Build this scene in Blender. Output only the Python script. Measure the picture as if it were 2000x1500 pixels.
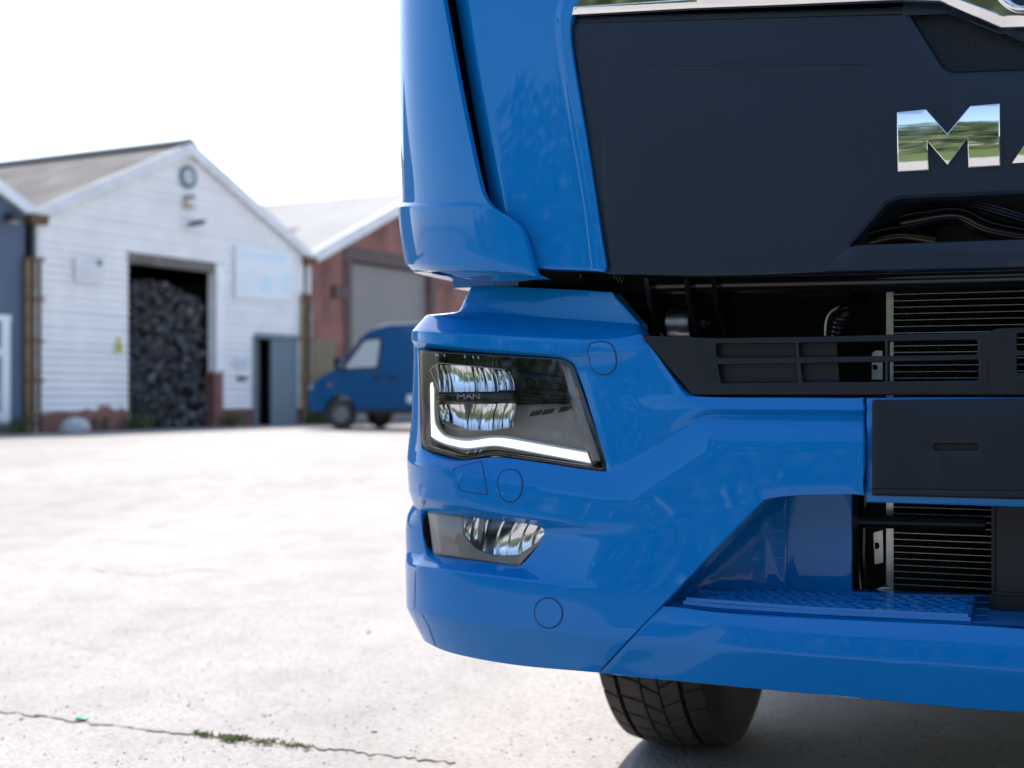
import bpy, bmesh, math, random
import numpy as np
from mathutils import Vector, Matrix
from mathutils.geometry import tessellate_polygon
from mathutils.bvhtree import BVHTree
R = math.radians
random.seed(7)
for o in list(bpy.data.objects): bpy.data.objects.remove(o)
SC = bpy.context.scene
COL = SC.collection
# ------------------------------------------------------------------ camera
FP, HZ, CH = 2600.0, 770.0, 0.971        # focal length in photo pixels, horizon row, camera height
cam_d = bpy.data.cameras.new('camera'); cam = bpy.data.objects.new('camera', cam_d); COL.objects.link(cam)
cam.location = (0, 0, CH); cam.rotation_euler = (R(90), 0, 0)
cam_d.sensor_width = 36; cam_d.lens = FP/2000*36; cam_d.shift_y = (HZ-750)/2000
cam_d.clip_start = 0.05; cam_d.clip_end = 3000
cam_d.dof.use_dof = True; cam_d.dof.focus_distance = 2.3; cam_d.dof.aperture_fstop = 3.6
SC.camera = cam
# ------------------------------------------------------------------ sky, sun, exposure
SUN_EL, SUN_AZ = 50.0, 4.0              # azimuth clockwise from +Y (straight ahead of the camera)
w = bpy.data.worlds.new('World'); SC.world = w; w.use_nodes = True
nt = w.node_tree; bg = nt.nodes['Background']
sky = nt.nodes.new('ShaderNodeTexSky'); sky.sky_type = 'NISHITA'; sky.sun_disc = False
sky.sun_elevation = R(SUN_EL); sky.sun_rotation = R(SUN_AZ); sky.dust_density = 1.6; sky.air_density = 1.0; sky.ozone_density = 1.0
nt.links.new(sky.outputs[0], bg.inputs[0]); bg.inputs[1].default_value = 0.14
sun_d = bpy.data.lights.new('sun', 'SUN'); sun_d.energy = 3.1; sun_d.angle = R(0.55); sun_d.color = (1.0, .95, .88)
sun = bpy.data.objects.new('sun', sun_d); COL.objects.link(sun)
sv = Vector((math.sin(R(SUN_AZ))*math.cos(R(SUN_EL)), math.cos(R(SUN_AZ))*math.cos(R(SUN_EL)), math.sin(R(SUN_EL))))
sun.rotation_euler = sv.to_track_quat('Z', 'Y').to_euler(); sun.location = (5, 10, 15)
SC.view_settings.view_transform = 'Standard'; SC.view_settings.look = 'None'
SC.view_settings.exposure = 1.22; SC.view_settings.gamma = 1.0
# ------------------------------------------------------------------ materials
def mat(name, col, rough=.5, metal=0, coat=0, bump=None, noise=None, spec=.5, emit=None, coat_rough=.03):
    m = bpy.data.materials.new(name); m.use_nodes = True
    n = m.node_tree.nodes; l = m.node_tree.links; b = n['Principled BSDF']
    b.inputs['Base Color'].default_value = (*col, 1); b.inputs['Roughness'].default_value = rough
    b.inputs['Metallic'].default_value = metal; b.inputs['Specular IOR Level'].default_value = spec
    if coat: b.inputs['Coat Weight'].default_value = coat; b.inputs['Coat Roughness'].default_value = coat_rough
    if emit: b.inputs['Emission Color'].default_value = (*emit[0], 1); b.inputs['Emission Strength'].default_value = emit[1]
    tc = n.new('ShaderNodeTexCoord')
    if noise:   # (scale, second colour, amount, detail)
        t = n.new('ShaderNodeTexNoise'); t.inputs['Scale'].default_value = noise[0]; t.inputs['Detail'].default_value = noise[3] if len(noise) > 3 else 6
        l.new(tc.outputs['Object'], t.inputs['Vector'])
        r = n.new('ShaderNodeValToRGB'); r.color_ramp.elements[0].position = .5-.25*noise[2]; r.color_ramp.elements[1].position = .5+.25*noise[2]
        r.color_ramp.elements[0].color = (*col, 1); r.color_ramp.elements[1].color = (*noise[1], 1)
        l.new(t.outputs['Fac'], r.inputs[0]); l.new(r.outputs[0], b.inputs['Base Color'])
    if bump:    # (scale, strength, distance)
        t2 = n.new('ShaderNodeTexNoise'); t2.inputs['Scale'].default_value = bump[0]; t2.inputs['Detail'].default_value = 3
        l.new(tc.outputs['Object'], t2.inputs['Vector'])
        bp = n.new('ShaderNodeBump'); bp.inputs['Strength'].default_value = bump[1]; bp.inputs['Distance'].default_value = bump[2]
        l.new(t2.outputs['Fac'], bp.inputs['Height']); l.new(bp.outputs[0], b.inputs['Normal'])
    return m
M = {}
M['paint'] = mat('blue_paint', (.0, .180, .50), .5, coat=1.0, coat_rough=.015, bump=(60, .012, .001), spec=.05)
M['paint'].node_tree.nodes['Principled BSDF'].inputs['Coat IOR'].default_value = 1.38
M['groove'] = mat('panel_gap', (.002, .018, .09), .6)
M['satin'] = mat('grille_plastic', (.0055, .014, .029), .37, spec=.4, bump=(900, .12, .0006), noise=(5, (.007, .016, .032), .9))
M['black'] = mat('black_plastic', (.004, .007, .013), .40, spec=.38, bump=(1400, .1, .0004))
M['void'] = mat('black_recess', (.004, .004, .005), .7)
M['gloss_black'] = mat('black_gloss_metal', (.006, .006, .007), .16, noise=(30, (.012, .010, .009), .8))
M['chrome'] = mat('chrome', (.88, .89, .90), .05, 1.0, bump=(35, .012, .002))
M['reflector'] = mat('reflector_chrome', (.93, .93, .95), .12, 1.0)
M['alu'] = mat('aluminium', (.55, .55, .56), .32, 1.0, noise=(60, (.42, .42, .43), 1.0))
M['steel'] = mat('zinc_steel', (.62, .63, .65), .42, 1.0, noise=(40, (.36, .35, .35), 1.0))
M['fin'] = mat('radiator_fin', (.34, .32, .31), .55, .4)
M['tube_alu'] = mat('radiator_tube_alu', (.36, .36, .37), .4, 1.0)
M['rubber'] = mat('tyre_rubber', (.045, .038, .035), .85, bump=(300, .3, .001), noise=(14, (.07, .059, .052), .9))
M['hl_dark'] = mat('headlight_bezel_dark', (.028, .028, .030), .3)
M['hl_grey'] = mat('headlight_bezel_grey', (.42, .38, .365), .35)
M['drl'] = mat('daytime_light_strip', (.6, .6, .6), .3, emit=((.93, .98, 1.0), .55))
M['strip_fade'] = mat('strip_fade_pale', (.62, .64, .65), .2)  # pale tone for the faded edge of the lit strip
M['amber'] = mat('amber_lens', (.8, .25, .03), .2)
M['letter_white'] = mat('etched_letter', (.75, .78, .8), .3)
M['rim'] = mat('steel_rim', (.25, .25, .26), .4, .6)
def glassm(name, tint, fac_add=0.0):
    m = bpy.data.materials.new(name); m.use_nodes = True; n = m.node_tree.nodes; l = m.node_tree.links
    n.clear(); o = n.new('ShaderNodeOutputMaterial'); mx = n.new('ShaderNodeMixShader'); t = n.new('ShaderNodeBsdfTransparent'); g = n.new('ShaderNodeBsdfGlossy')
    g.inputs['Roughness'].default_value = .015; t.inputs[0].default_value = (*tint, 1)
    f = n.new('ShaderNodeFresnel'); f.inputs['IOR'].default_value = 1.52
    a = n.new('ShaderNodeMath'); a.operation = 'ADD'; a.inputs[1].default_value = fac_add; a.use_clamp = True
    l.new(f.outputs[0], a.inputs[0]); l.new(a.outputs[0], mx.inputs[0]); l.new(t.outputs[0], mx.inputs[1]); l.new(g.outputs[0], mx.inputs[2]); l.new(mx.outputs[0], o.inputs[0])
    return m
M['lens'] = glassm('clear_lens', (.93, .93, .93), .02)
M['van_glass'] = glassm('van_window_glass', (.5, .55, .57), .12)
# ------------------------------------------------------------------ object helpers
def tag(o, label=None, cat=None, group=None, kind=None):
    if label: o['label'] = label
    if cat: o['category'] = cat
    if group: o['group'] = group
    if kind: o['kind'] = kind
    return o
def empty(name, loc=(0, 0, 0), rz=0, parent=None):
    o = bpy.data.objects.new(name, None); COL.objects.link(o); o.location = loc; o.rotation_euler = (0, 0, rz)
    o.empty_display_size = .1
    if parent: o.parent = parent
    return o
def link(name, me, parent=None, m=None):
    if m is not None: me.materials.clear(); me.materials.append(M[m] if isinstance(m, str) else m)
    o = bpy.data.objects.new(name, me); COL.objects.link(o)
    if parent: o.parent = parent
    return o
def from_bm(name, bm, m, parent=None, smooth=True, ang=32, recalc=False):
    if recalc: bmesh.ops.recalc_face_normals(bm, faces=bm.faces[:])
    me = bpy.data.meshes.new(name); bm.to_mesh(me); bm.free()
    if smooth:
        me.shade_smooth(); me.set_sharp_from_angle(angle=R(ang))
    return link(name, me, parent, m)
def mirrored(o, parent):
    c = bpy.data.objects.new(o.name.split('.')[0], o.data); COL.objects.link(c); c.parent = parent
    c.scale = (-1, 1, 1)
    for ch in list(o.children):
        d = bpy.data.objects.new(ch.name.split('.')[0], ch.data); COL.objects.link(d); d.parent = c
        if 'kind' in ch: d['kind'] = ch['kind']
    if 'kind' in o: c['kind'] = o['kind']
    return c
def add_box(bm, x0, x1, y0, y1, z0, z1):
    vs = [bm.verts.new(p) for p in ((x0,y0,z0),(x1,y0,z0),(x1,y1,z0),(x0,y1,z0),(x0,y0,z1),(x1,y0,z1),(x1,y1,z1),(x0,y1,z1))]
    for f in ((0,3,2,1),(4,5,6,7),(0,1,5,4),(1,2,6,5),(2,3,7,6),(3,0,4,7)): bm.faces.new([vs[i] for i in f])
    return vs
def box(name, dims, m, parent=None, bev=0.0):
    bm = bmesh.new(); add_box(bm, *dims)
    if bev: bmesh.ops.bevel(bm, geom=bm.edges[:], offset=bev, segments=2, affect='EDGES', clamp_overlap=True)
    return from_bm(name, bm, m, parent)
def add_tube(bm, pts, rad, seg=12, cap=True):
    pts = [Vector(p) for p in pts]; n = len(pts); rings = []
    rads = rad if isinstance(rad, (list, tuple)) else [rad]*n
    up = None
    for i, p in enumerate(pts):
        t = (pts[min(i+1, n-1)]-pts[max(i-1, 0)]).normalized()
        if up is None: up = Vector((0, 0, 1)) if abs(t.z) < .9 else Vector((1, 0, 0))
        a = t.cross(up).normalized(); b = a.cross(t).normalized(); up = b
        rings.append([bm.verts.new(p+(a*math.cos(2*math.pi*k/seg)+b*math.sin(2*math.pi*k/seg))*rads[i]) for k in range(seg)])
    for i in range(n-1):
        for k in range(seg):
            bm.faces.new((rings[i][k], rings[i][(k+1) % seg], rings[i+1][(k+1) % seg], rings[i+1][k]))
    if cap:
        bm.faces.new(rings[0][::-1]); bm.faces.new(rings[-1])
def smooth_path(pts, k=6):
    P = [Vector(p) for p in pts]; out = []
    for i in range(len(P)-1):
        a, b, c, d = P[max(i-1, 0)], P[i], P[i+1], P[min(i+2, len(P)-1)]
        for j in range(k):
            t = j/k; out.append(.5*((2*b)+(c-a)*t+(2*a-5*b+4*c-d)*t*t+(3*b-a-3*c+d)*t**3))
    return out+[P[-1]]
def tube(name, pts, rad, m, parent=None, seg=12):
    bm = bmesh.new()
    if len(pts) > 2 and not isinstance(rad, (list, tuple)): pts = smooth_path(pts)
    add_tube(bm, pts, rad, seg); return from_bm(name, bm, m, parent, recalc=True, ang=50)
def fil(pts, seg=5):
    out = []; n = len(pts)
    for i, p in enumerate(pts):
        if len(p) < 3 or p[2] <= 0: out.append((p[0], p[1])); continue
        a = Vector(pts[i-1][:2]); b = Vector(p[:2]); c = Vector(pts[(i+1) % n][:2])
        u = (a-b); v = (c-b); r = min(p[2], u.length*.48, v.length*.48)
        p0 = b+u.normalized()*r; p2 = b+v.normalized()*r
        for k in range(seg+1):
            t = k/seg; q = p0*(1-t)**2+b*2*t*(1-t)+p2*t*t; out.append((q.x, q.y))
    return out
def area2(p): return sum(p[i-1][0]*p[i][1]-p[i][0]*p[i-1][1] for i in range(len(p)))
def offs(pts, d):
    """grow polygon by d (positive = outward for counter-clockwise in x right, y up)"""
    n = len(pts); out = []
    for i in range(n):
        a = Vector(pts[i-1]); b = Vector(pts[i]); c = Vector(pts[(i+1) % n])
        u = (b-a); v = (c-b)
        if u.length < 1e-6 or v.length < 1e-6: out.append((b.x, b.y)); continue
        u.normalize(); v.normalize(); n1 = Vector((u.y, -u.x)); n2 = Vector((v.y, -v.x)); s = n1+n2
        if s.length < .3: s = n1*1.0; k = 1
        else: k = min(2/ s.length_squared, 2.0)
        q = b+s*(d*k); out.append((q.x, q.y))
    return out
# ------------------------------------------------------------------ truck frame and plan surfaces
TH = math.atan(FP/6460.0); CT, ST = math.cos(TH), math.sin(TH)
OX, OY = .367+.507*CT, 2.17-.507*ST      # truck centre line, nose of the bumper
def loc2w(x, y): return OX+CT*x+ST*y, OY-ST*x+CT*y
def proj(x, y):
    a, b = loc2w(x, y); return 1000+FP*a/b, b
def w2loc(a, b):
    a -= OX; b -= OY; return CT*a-ST*b, ST*a+CT*b
CAML = Vector((*w2loc(0, 0), CH))
class Surf:
    """vertical sheet over a plan curve running from the right to the left corner"""
    def __init__(s, pts, n=1600):
        p = np.array(pts, float); d = np.r_[0, np.cumsum(np.hypot(*np.diff(p, axis=0).T))]
        u = np.linspace(0, d[-1], n); s.u = u
        s.p = np.c_[np.interp(u, d, p[:, 0]), np.interp(u, d, p[:, 1])]
        t = np.gradient(s.p, axis=0)
        for _ in range(6): t[1:-1] = (t[:-2]+2*t[1:-1]+t[2:])/4
        t /= np.linalg.norm(t, axis=1)[:, None]
        s.n = np.c_[-t[:, 1], t[:, 0]]*1.0
        s.n[s.n[:, 1].mean() > 0 and slice(None) or slice(0, 0)] *= -1
        s.cache = {}; s.lean = 0.0
    def curve(s, off):
        k = round(off, 4)
        if k not in s.cache:
            q = s.p+s.n*k
            wx = OX+CT*q[:, 0]+ST*q[:, 1]; wy = OY-ST*q[:, 0]+CT*q[:, 1]
            px = 1000+FP*wx/wy; px[wy < .2] = 1e5
            m = int(np.argmin(px)); mono = np.minimum.accumulate(px[:m+1])
            s.cache[k] = (q, px, wy, m, mono)
        return s.cache[k]
    def plan(s, px, off):
        q, P, wy, m, mono = s.curve(off)
        i = int(np.searchsorted(-mono, -px)); i = max(1, min(i, m)); a, b = P[i-1], P[i]
        t = 0 if a == b else min(1, max(0, (a-px)/(a-b)))
        if i >= m and px <= P[m]: i, t = m, 1.0
        xy = q[i-1]*(1-t)+q[i]*t; return xy[0], xy[1], wy[i-1]*(1-t)+wy[i]*t, s.n[i]
    def pt(s, px, py, off=0):
        x, y, d, n = s.plan(px, off); p = Vector((x, y, CH-(py-HZ)*d/FP))
        if s.lean:                       # the whole face leans back a little, more towards the middle of the truck
            t = min(1, max(0, (px-800)/170)); q = p-CAML; p = CAML+q*(1+s.lean*(p.z-.55)*t*t*(3-2*t)/q.y)
        return p
    def sil(s, py, off=0, du=0):
        q, P, wy, m, mono = s.curve(off); z = CH-(py-HZ)*wy[m]/FP
        j = min(len(s.u)-1, int(np.searchsorted(s.u, s.u[m]+du))); return Vector((q[j][0], q[j][1], z))
    def at_x(s, x, py, off=0):
        q, P, wy, m, mono = s.curve(off); j = int(np.argmin(np.abs(q[:m+1, 0]-x))); z = CH-(py-HZ)*wy[j]/FP; return Vector((x, q[j][1]+s.lean*(z-.55), z))
    def normal(s, px, off=0):
        n = s.plan(px, off)[3]; return Vector((n[0], n[1], 0))
def plan_curve(W, RR, y0, bow, back=1.6):
    pts = []
    for x in np.linspace(.5, -(W-RR), 60): pts.append((x, y0+bow*(x/W)**2))
    x0, yb = pts[-1]; sl = math.atan(2*bow*abs(x0)/W**2)
    for a in np.linspace(sl, math.pi/2, 60)[1:]:
        pts.append((x0-RR*(math.sin(a)-math.sin(sl)), yb+RR*(math.cos(sl)-math.cos(a))))
    x1, y1 = pts[-1]
    for k in range(1, 12): pts.append((x1, y1+back*k/11))
    return pts
def tune(target, **kw):
    lo, hi = .9, 1.6
    for _ in range(40):
        mid = (lo+hi)/2; s = Surf(plan_curve(W=mid, **kw)); px = s.curve(0)[1].min()
        if px > target: lo = mid
        else: hi = mid
    return Surf(plan_curve(W=mid, **kw)), mid
SB, WB = tune(789, RR=.24, y0=0, bow=.05)          # bumper
SCAB, WC = tune(794, RR=.34, y0=.06, bow=.05)      # cab face
SB.lean = .10
def flat(p0, p1): return Surf([p0, p1], 400)
def plane_y(y): return flat((1.6, y), (-1.6, y))
# ------------------------------------------------------------------ traced panel on a plan surface
def panel(name, loops, S, off, thick, m, parent, ch=2.0, chd=.0018, cut=30, ang=32, post=None, back=False, cuty=0):
    """loops: first outer then holes, each a list of (px, py[, fillet]) or (list, chamfer px, chamfer depth)"""
    bm = bmesh.new(); fronts = []
    for li, L in enumerate(loops):
        c, cd = ch, chd
        if isinstance(L, tuple): L, c, cd = L
        p = [(x, -y) for x, y in fil(L)]
        if area2(p) < 0: p = p[::-1]
        sg = -1 if li == 0 else 1
        rings = []
        for k, (o_, d_) in enumerate(((0, -thick), (0, -cd), (.3*c, -.3*cd), (c, 0))):
            q = offs(p, sg*o_) if o_ else p
            rings.append([bm.verts.new((x, y, d_)) for x, y in q])
        n = len(p)
        for a, b in zip(rings, rings[1:]):
            for i in range(n):
                f = (a[i], a[(i+1) % n], b[(i+1) % n], b[i]); bm.faces.new(f if li == 0 else f[::-1])
        fronts.append(rings[-1]); 
        if li == 0: backring = rings[0]
    flatv = [v for r_ in fronts for v in r_]
    for t in tessellate_polygon([[v.co.copy() for v in r_] for r_ in fronts]):
        try: bm.faces.new([flatv[i] for i in t])
        except ValueError: pass
    if back: bm.faces.new(backring[::-1])
    bm.normal_update()
    for f in bm.faces:
        if abs(f.normal.z) > .99 and f.normal.z < 0 and f.calc_center_median().z > -1e-6: f.normal_flip()
    xs = [v.co.x for v in bm.verts]
    if cut:
        for X in np.arange(math.ceil(min(xs)/cut)*cut, max(xs), cut):
            bmesh.ops.bisect_plane(bm, geom=bm.verts[:]+bm.edges[:]+bm.faces[:], plane_co=(X, 0, 0), plane_no=(1, 0, 0), dist=1e-4)
    if cuty:
        ys = [v.co.y for v in bm.verts]
        for Y in np.arange(min(ys)+cuty, max(ys), cuty):
            bmesh.ops.bisect_plane(bm, geom=bm.verts[:]+bm.edges[:]+bm.faces[:], plane_co=(0, Y, 0), plane_no=(0, 1, 0), dist=1e-4)
    for v in bm.verts:
        px, py, d = v.co.x, -v.co.y, v.co.z
        v.co = S.pt(px, py, off)+S.normal(px, off)*d
    if post:
        for v in bm.verts: v.co = post(v.co)
    return from_bm(name, bm, m, parent, ang=ang)
# ------------------------------------------------------------------ subdivision loft
def loft(name, rows, m, parent, skip=(), crow={}, ccol={}, cedge=None, edge_depth=.03, lev=2, edge_fn=None, bcrease=.9, vcr=()):
    bm = bmesh.new(); cr = bm.edges.layers.float.new('crease_edge'); cv = bm.verts.layers.float.new('crease_vert')
    V = [[bm.verts.new(p) if p is not None else None for p in r] for r in rows]
    for i in range(len(rows)-1):
        for j in range(len(rows[0])-1):
            q = (V[i][j], V[i+1][j], V[i+1][j+1], V[i][j+1])
            if (i, j) in skip or any(v is None for v in q): continue
            bm.faces.new(q)
    for i, r in enumerate(V):
        for j, v in enumerate(r):
            if v is None: continue
            if j+1 < len(r) and r[j+1] is not None:
                e = bm.edges.get((v, r[j+1]))
                if e and i in crow:
                    c = crow[i]; e[cr] = c if not callable(c) else c(j)
            if i+1 < len(V) and V[i+1][j] is not None:
                e = bm.edges.get((v, V[i+1][j]))
                if e and j in ccol: 
                    c = ccol[j]; e[cr] = c if not callable(c) else c(i)
    for (i, j) in vcr: V[i][j][cv] = 1.0
    for v in [v for v in bm.verts if not v.link_faces]: bm.verts.remove(v)
    be = [e for e in bm.edges if e.is_boundary]
    for e in be: e[cr] = bcrease
    ret = bmesh.ops.extrude_edge_only(bm, edges=be)
    for v in [g for g in ret['geom'] if isinstance(g, bmesh.types.BMVert)]:
        v.co += edge_fn(v.co) if edge_fn else Vector((0, edge_depth, 0))
    bmesh.ops.recalc_face_normals(bm, faces=bm.faces[:])
    # make sure the sheet faces the camera
    s = sum((CAML-f.calc_center_median()).dot(f.normal)*f.calc_area() for f in bm.faces)
    if s < 0: bmesh.ops.reverse_faces(bm, faces=bm.faces[:])
    me = bpy.data.meshes.new(name); bm.to_mesh(me); bm.free()
    o = bpy.data.objects.new('tmp', me); COL.objects.link(o)
    md = o.modifiers.new('s', 'SUBSURF'); md.levels = lev; md.render_levels = lev
    dg = bpy.context.evaluated_depsgraph_get(); dg.update()
    me2 = bpy.data.meshes.new_from_object(o.evaluated_get(dg)); bpy.data.objects.remove(o)
    me2.name = name; me2.shade_smooth(); me2.set_sharp_from_angle(angle=R(17))
    return link(name, me2, parent, m)
def fill_row(spec, ncol):
    """spec {col: (px, py, off)} -> list, missing columns between keys interpolated; None outside"""
    ks = sorted(spec); out = [None]*ncol
    for a, b in zip(ks, ks[1:]):
        for c in range(a, b+1):
            t = (c-a)/(b-a); out[c] = tuple(spec[a][k]*(1-t)+spec[b][k]*t for k in range(3))
    return out
# ================================================================== GROUND
def gz(y):                                   # the yard climbs gently towards the sheds
    t = min(1, max(0, (y-6)/20)); return .18*t*t*(3-2*t)
def gpt(px, py, dz=0):
    d = 6.0
    for _ in range(30): d = (CH-gz(d))*FP/(py-HZ)
    return Vector(((px-1000)*d/FP, d, gz(d)+dz))
def ground():
    ys = [-60, -30, -15, -6, -2, 0, 1, 2, 3, 4, 5, 6]+[6+k for k in range(1, 22)]+[30, 36, 45, 60, 90, 200, 600, 1500]
    xs = [-1500, -500, -150, -60, -30, -15, -8, -4, 0, 4, 8, 15, 30, 60, 150, 500, 1500]
    bm = bmesh.new(); V = [[bm.verts.new((x, y, gz(y))) for x in xs] for y in ys]
    for i in range(len(ys)-1):
        for j in range(len(xs)-1): bm.faces.new((V[i][j], V[i][j+1], V[i+1][j+1], V[i+1][j]))
    m = bpy.data.materials.new('concrete_yard'); m.use_nodes = True; n = m.node_tree.nodes; l = m.node_tree.links; b = n['Principled BSDF']
    b.inputs['Roughness'].default_value = .85
    tc = n.new('ShaderNodeTexCoord')
    def noise(sc, det, rough=.6, stretch=None):
        t = n.new('ShaderNodeTexNoise'); t.inputs['Scale'].default_value = sc; t.inputs['Detail'].default_value = det; t.inputs['Roughness'].default_value = rough
        if stretch:
            mp = n.new('ShaderNodeMapping'); mp.inputs['Scale'].default_value = stretch; l.new(tc.outputs['Object'], mp.inputs[0]); l.new(mp.outputs[0], t.inputs['Vector'])
        else: l.new(tc.outputs['Object'], t.inputs['Vector'])
        return t
    def ramp(src, p0, p1, c0, c1):
        r = n.new('ShaderNodeValToRGB'); r.color_ramp.elements[0].position = p0; r.color_ramp.elements[1].position = p1
        r.color_ramp.elements[0].color = (*c0, 1); r.color_ramp.elements[1].color = (*c1, 1); l.new(src, r.inputs[0]); return r
    def mul(a, bb, fac=1):
        x = n.new('ShaderNodeMix'); x.data_type = 'RGBA'; x.blend_type = 'MULTIPLY'; x.inputs[0].default_value = fac
        l.new(a, x.inputs[6]); l.new(bb, x.inputs[7]); return x.outputs[2]
    big = ramp(noise(.28, 6, .62, (1, .45, 1)).outputs['Fac'], .40, .58, (.325, .302, .287), (.395, .37, .354))
    mid = ramp(noise(3, 8, .7, (1, .6, 1)).outputs['Fac'], .30, .55, (.80, .79, .78), (1, 1, 1))
    vo = n.new('ShaderNodeTexVoronoi'); vo.inputs['Scale'].default_value = 85; l.new(tc.outputs['Object'], vo.inputs['Vector'])
    agg = ramp(vo.outputs['Color'], .1, .6, (.62, .60, .58), (1.05, 1.05, 1.05))
    fine = ramp(noise(240, 3).outputs['Fac'], .32, .6, (.72, .71, .70), (1, 1, 1))
    pits = ramp(noise(26, 2, .5).outputs['Fac'], .245, .30, (.5, .49, .47), (1, 1, 1))
    cr = n.new('ShaderNodeTexVoronoi'); cr.feature = 'DISTANCE_TO_EDGE'; cr.inputs['Scale'].default_value = .33
    mp = n.new('ShaderNodeMapping'); mp.inputs['Scale'].default_value = (1, .75, 1); mp.inputs['Location'].default_value = (.3, .2, 0)
    ws = noise(1.6, 5); ad = n.new('ShaderNodeMix'); ad.data_type = 'RGBA'; ad.blend_type = 'ADD'; ad.inputs[0].default_value = .35
    l.new(tc.outputs['Object'], ad.inputs[6]); l.new(ws.outputs['Color'], ad.inputs[7]); l.new(ad.outputs[2], mp.inputs[0]); l.new(mp.outputs[0], cr.inputs['Vector'])
    crk = ramp(cr.outputs['Distance'], .001, .006, (.82, .81, .79), (1, 1, 1))
    c = mul(mul(mul(mul(mul(big.outputs[0], mid.outputs[0]), agg.outputs[0], .55), fine.outputs[0], .6), pits.outputs[0]), crk.outputs[0], .5)
    l.new(c, b.inputs['Base Color'])
    bp = n.new('ShaderNodeBump'); bp.inputs['Strength'].default_value = .55; bp.inputs['Distance'].default_value = .006
    mx = n.new('ShaderNodeMath'); mx.operation = 'MULTIPLY_ADD'; mx.inputs[1].default_value = -.9; 
    l.new(vo.outputs['Distance'], mx.inputs[0]); l.new(noise(60, 5).outputs['Fac'], mx.inputs[2]); l.new(mx.outputs[0], bp.inputs['Height']); l.new(bp.outputs[0], b.inputs['Normal'])
    o = from_bm('ground', bm, m, smooth=True, ang=80); tag(o, kind='structure')
ground()
def crack(pts, wd, mm):
    bm = bmesh.new(); L = []
    P = []
    for (a, b) in zip(pts, pts[1:]):
        for k in range(14): t = k/14; P.append((a[0]*(1-t)+b[0]*t+random.uniform(-3, 3), a[1]*(1-t)+b[1]*t+random.uniform(-2.2, 2.2)))
    for x, y in P:
        p = gpt(x, y, .004); w_ = wd*random.choice((.15, .3, .5, .8, 1.2)); w2 = wd*random.choice((.1, .3, .6, 1.3)); L.append((bm.verts.new(p+Vector((0, w_, 0))), bm.verts.new(p-Vector((0, w2, 0)))))
    for a, b in zip(L, L[1:]): bm.faces.new((a[1], b[1], b[0], a[0]))
    o = from_bm('ground_joint', bm, mm); tag(o, kind='structure')
M['crackm'] = mat('dirt_in_joint', (.245, .23, .21), .95, noise=(45, (.34, .32, .30), .7))
crack([(-60, 1383), (70, 1398), (200, 1415), (380, 1435), (600, 1458), (760, 1476), (900, 1490)], .016, 'crackm')
crack([(-30, 958), (180, 950), (330, 936), (520, 933)], .03, 'crackm')
crack([(470, 956), (600, 946), (720, 942)], .03, 'crackm')
crack([(180, 1115), (300, 1125), (380, 1112), (430, 1118)], .012, 'crackm')
def weeds(name, spots, hmax, label):
    bm = bmesh.new()
    for (px, py, n, sp) in spots:
        c = gpt(px, py)
        for _ in range(n):
            p = c+Vector((random.gauss(0, sp), random.gauss(0, sp*.4), .003)); a = random.uniform(0, 6.28); hh = hmax*random.uniform(.3, 1); ln = hh*random.uniform(.2, .9); wd = .0035+hh*.05
            d = Vector((math.cos(a), math.sin(a), 0)); s = Vector((-d.y, d.x, 0))*wd
            q = p+d*ln*.4+Vector((0, 0, hh*.7)); e = p+d*ln+Vector((0, 0, hh))
            v = [bm.verts.new(x) for x in (p-s*.5, p+s*.5, q+s, e, q-s)]; bm.faces.new(v)
    o = from_bm(name, bm, mat('weed_green', (.20, .27, .06), .6, noise=(25, (.36, .33, .15), 1.0)), smooth=False); tag(o, label, 'weeds', kind='stuff'); return o
weeds('crack_weeds', [(x, 1441+(x-400)*.105+random.uniform(-3, 3), (26 if 438 < x < 480 else 8) if random.random() < .7 else 2, .010) for x in range(385, 605, 7)], .016, 'low green weeds growing out of the ground joint')
def cap_disc():
    c = gpt(160, 1407); bm = bmesh.new(); add_tube(bm, [c+Vector((0, 0, .003)), c+Vector((0, 0, .009)), c+Vector((.0, 0, .0105))], [.018, .018, .0155], 20)
    tag(from_bm('bottle_cap', bm, mat('green_plastic', (.02, .30, .10), .4), recalc=True), 'small green plastic cap lying by the ground joint', 'bottle cap')
cap_disc()
def pebbles():
    bm = bmesh.new()
    sp = [(73, 1399, .011), (42, 1405, .006), (131, 1381, .005), (720, 1236, .008), (368, 1379, .006), (731, 1430, .008), (1153, 1444, .005), (770, 1385, .005)]
    for _ in range(900): sp.append((random.uniform(0, 1990), random.uniform(1150, 1498), random.uniform(.0015, .004)))
    for px, py, r in sp:
        c = gpt(px, py, r*.3); mt = Matrix.Translation(c) @ Matrix.Rotation(random.uniform(0, 6), 4, 'Z') @ Matrix.Diagonal((1.3, 1, .7, 1))
        bmesh.ops.create_icosphere(bm, subdivisions=1, radius=r, matrix=mt)
    tag(from_bm('loose_grit', bm, mat('grit', (.10, .095, .09), .8, noise=(9, (.4, .38, .36), 1.0))), 'loose dark grit scattered on the yard concrete', 'grit', kind='stuff')
pebbles()
# ================================================================== TRUCK
truck = empty('truck', (OX, OY, 0), -TH)
tag(truck, 'blue truck with black grille panel, chrome letters and a lit headlight', 'truck')
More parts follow.
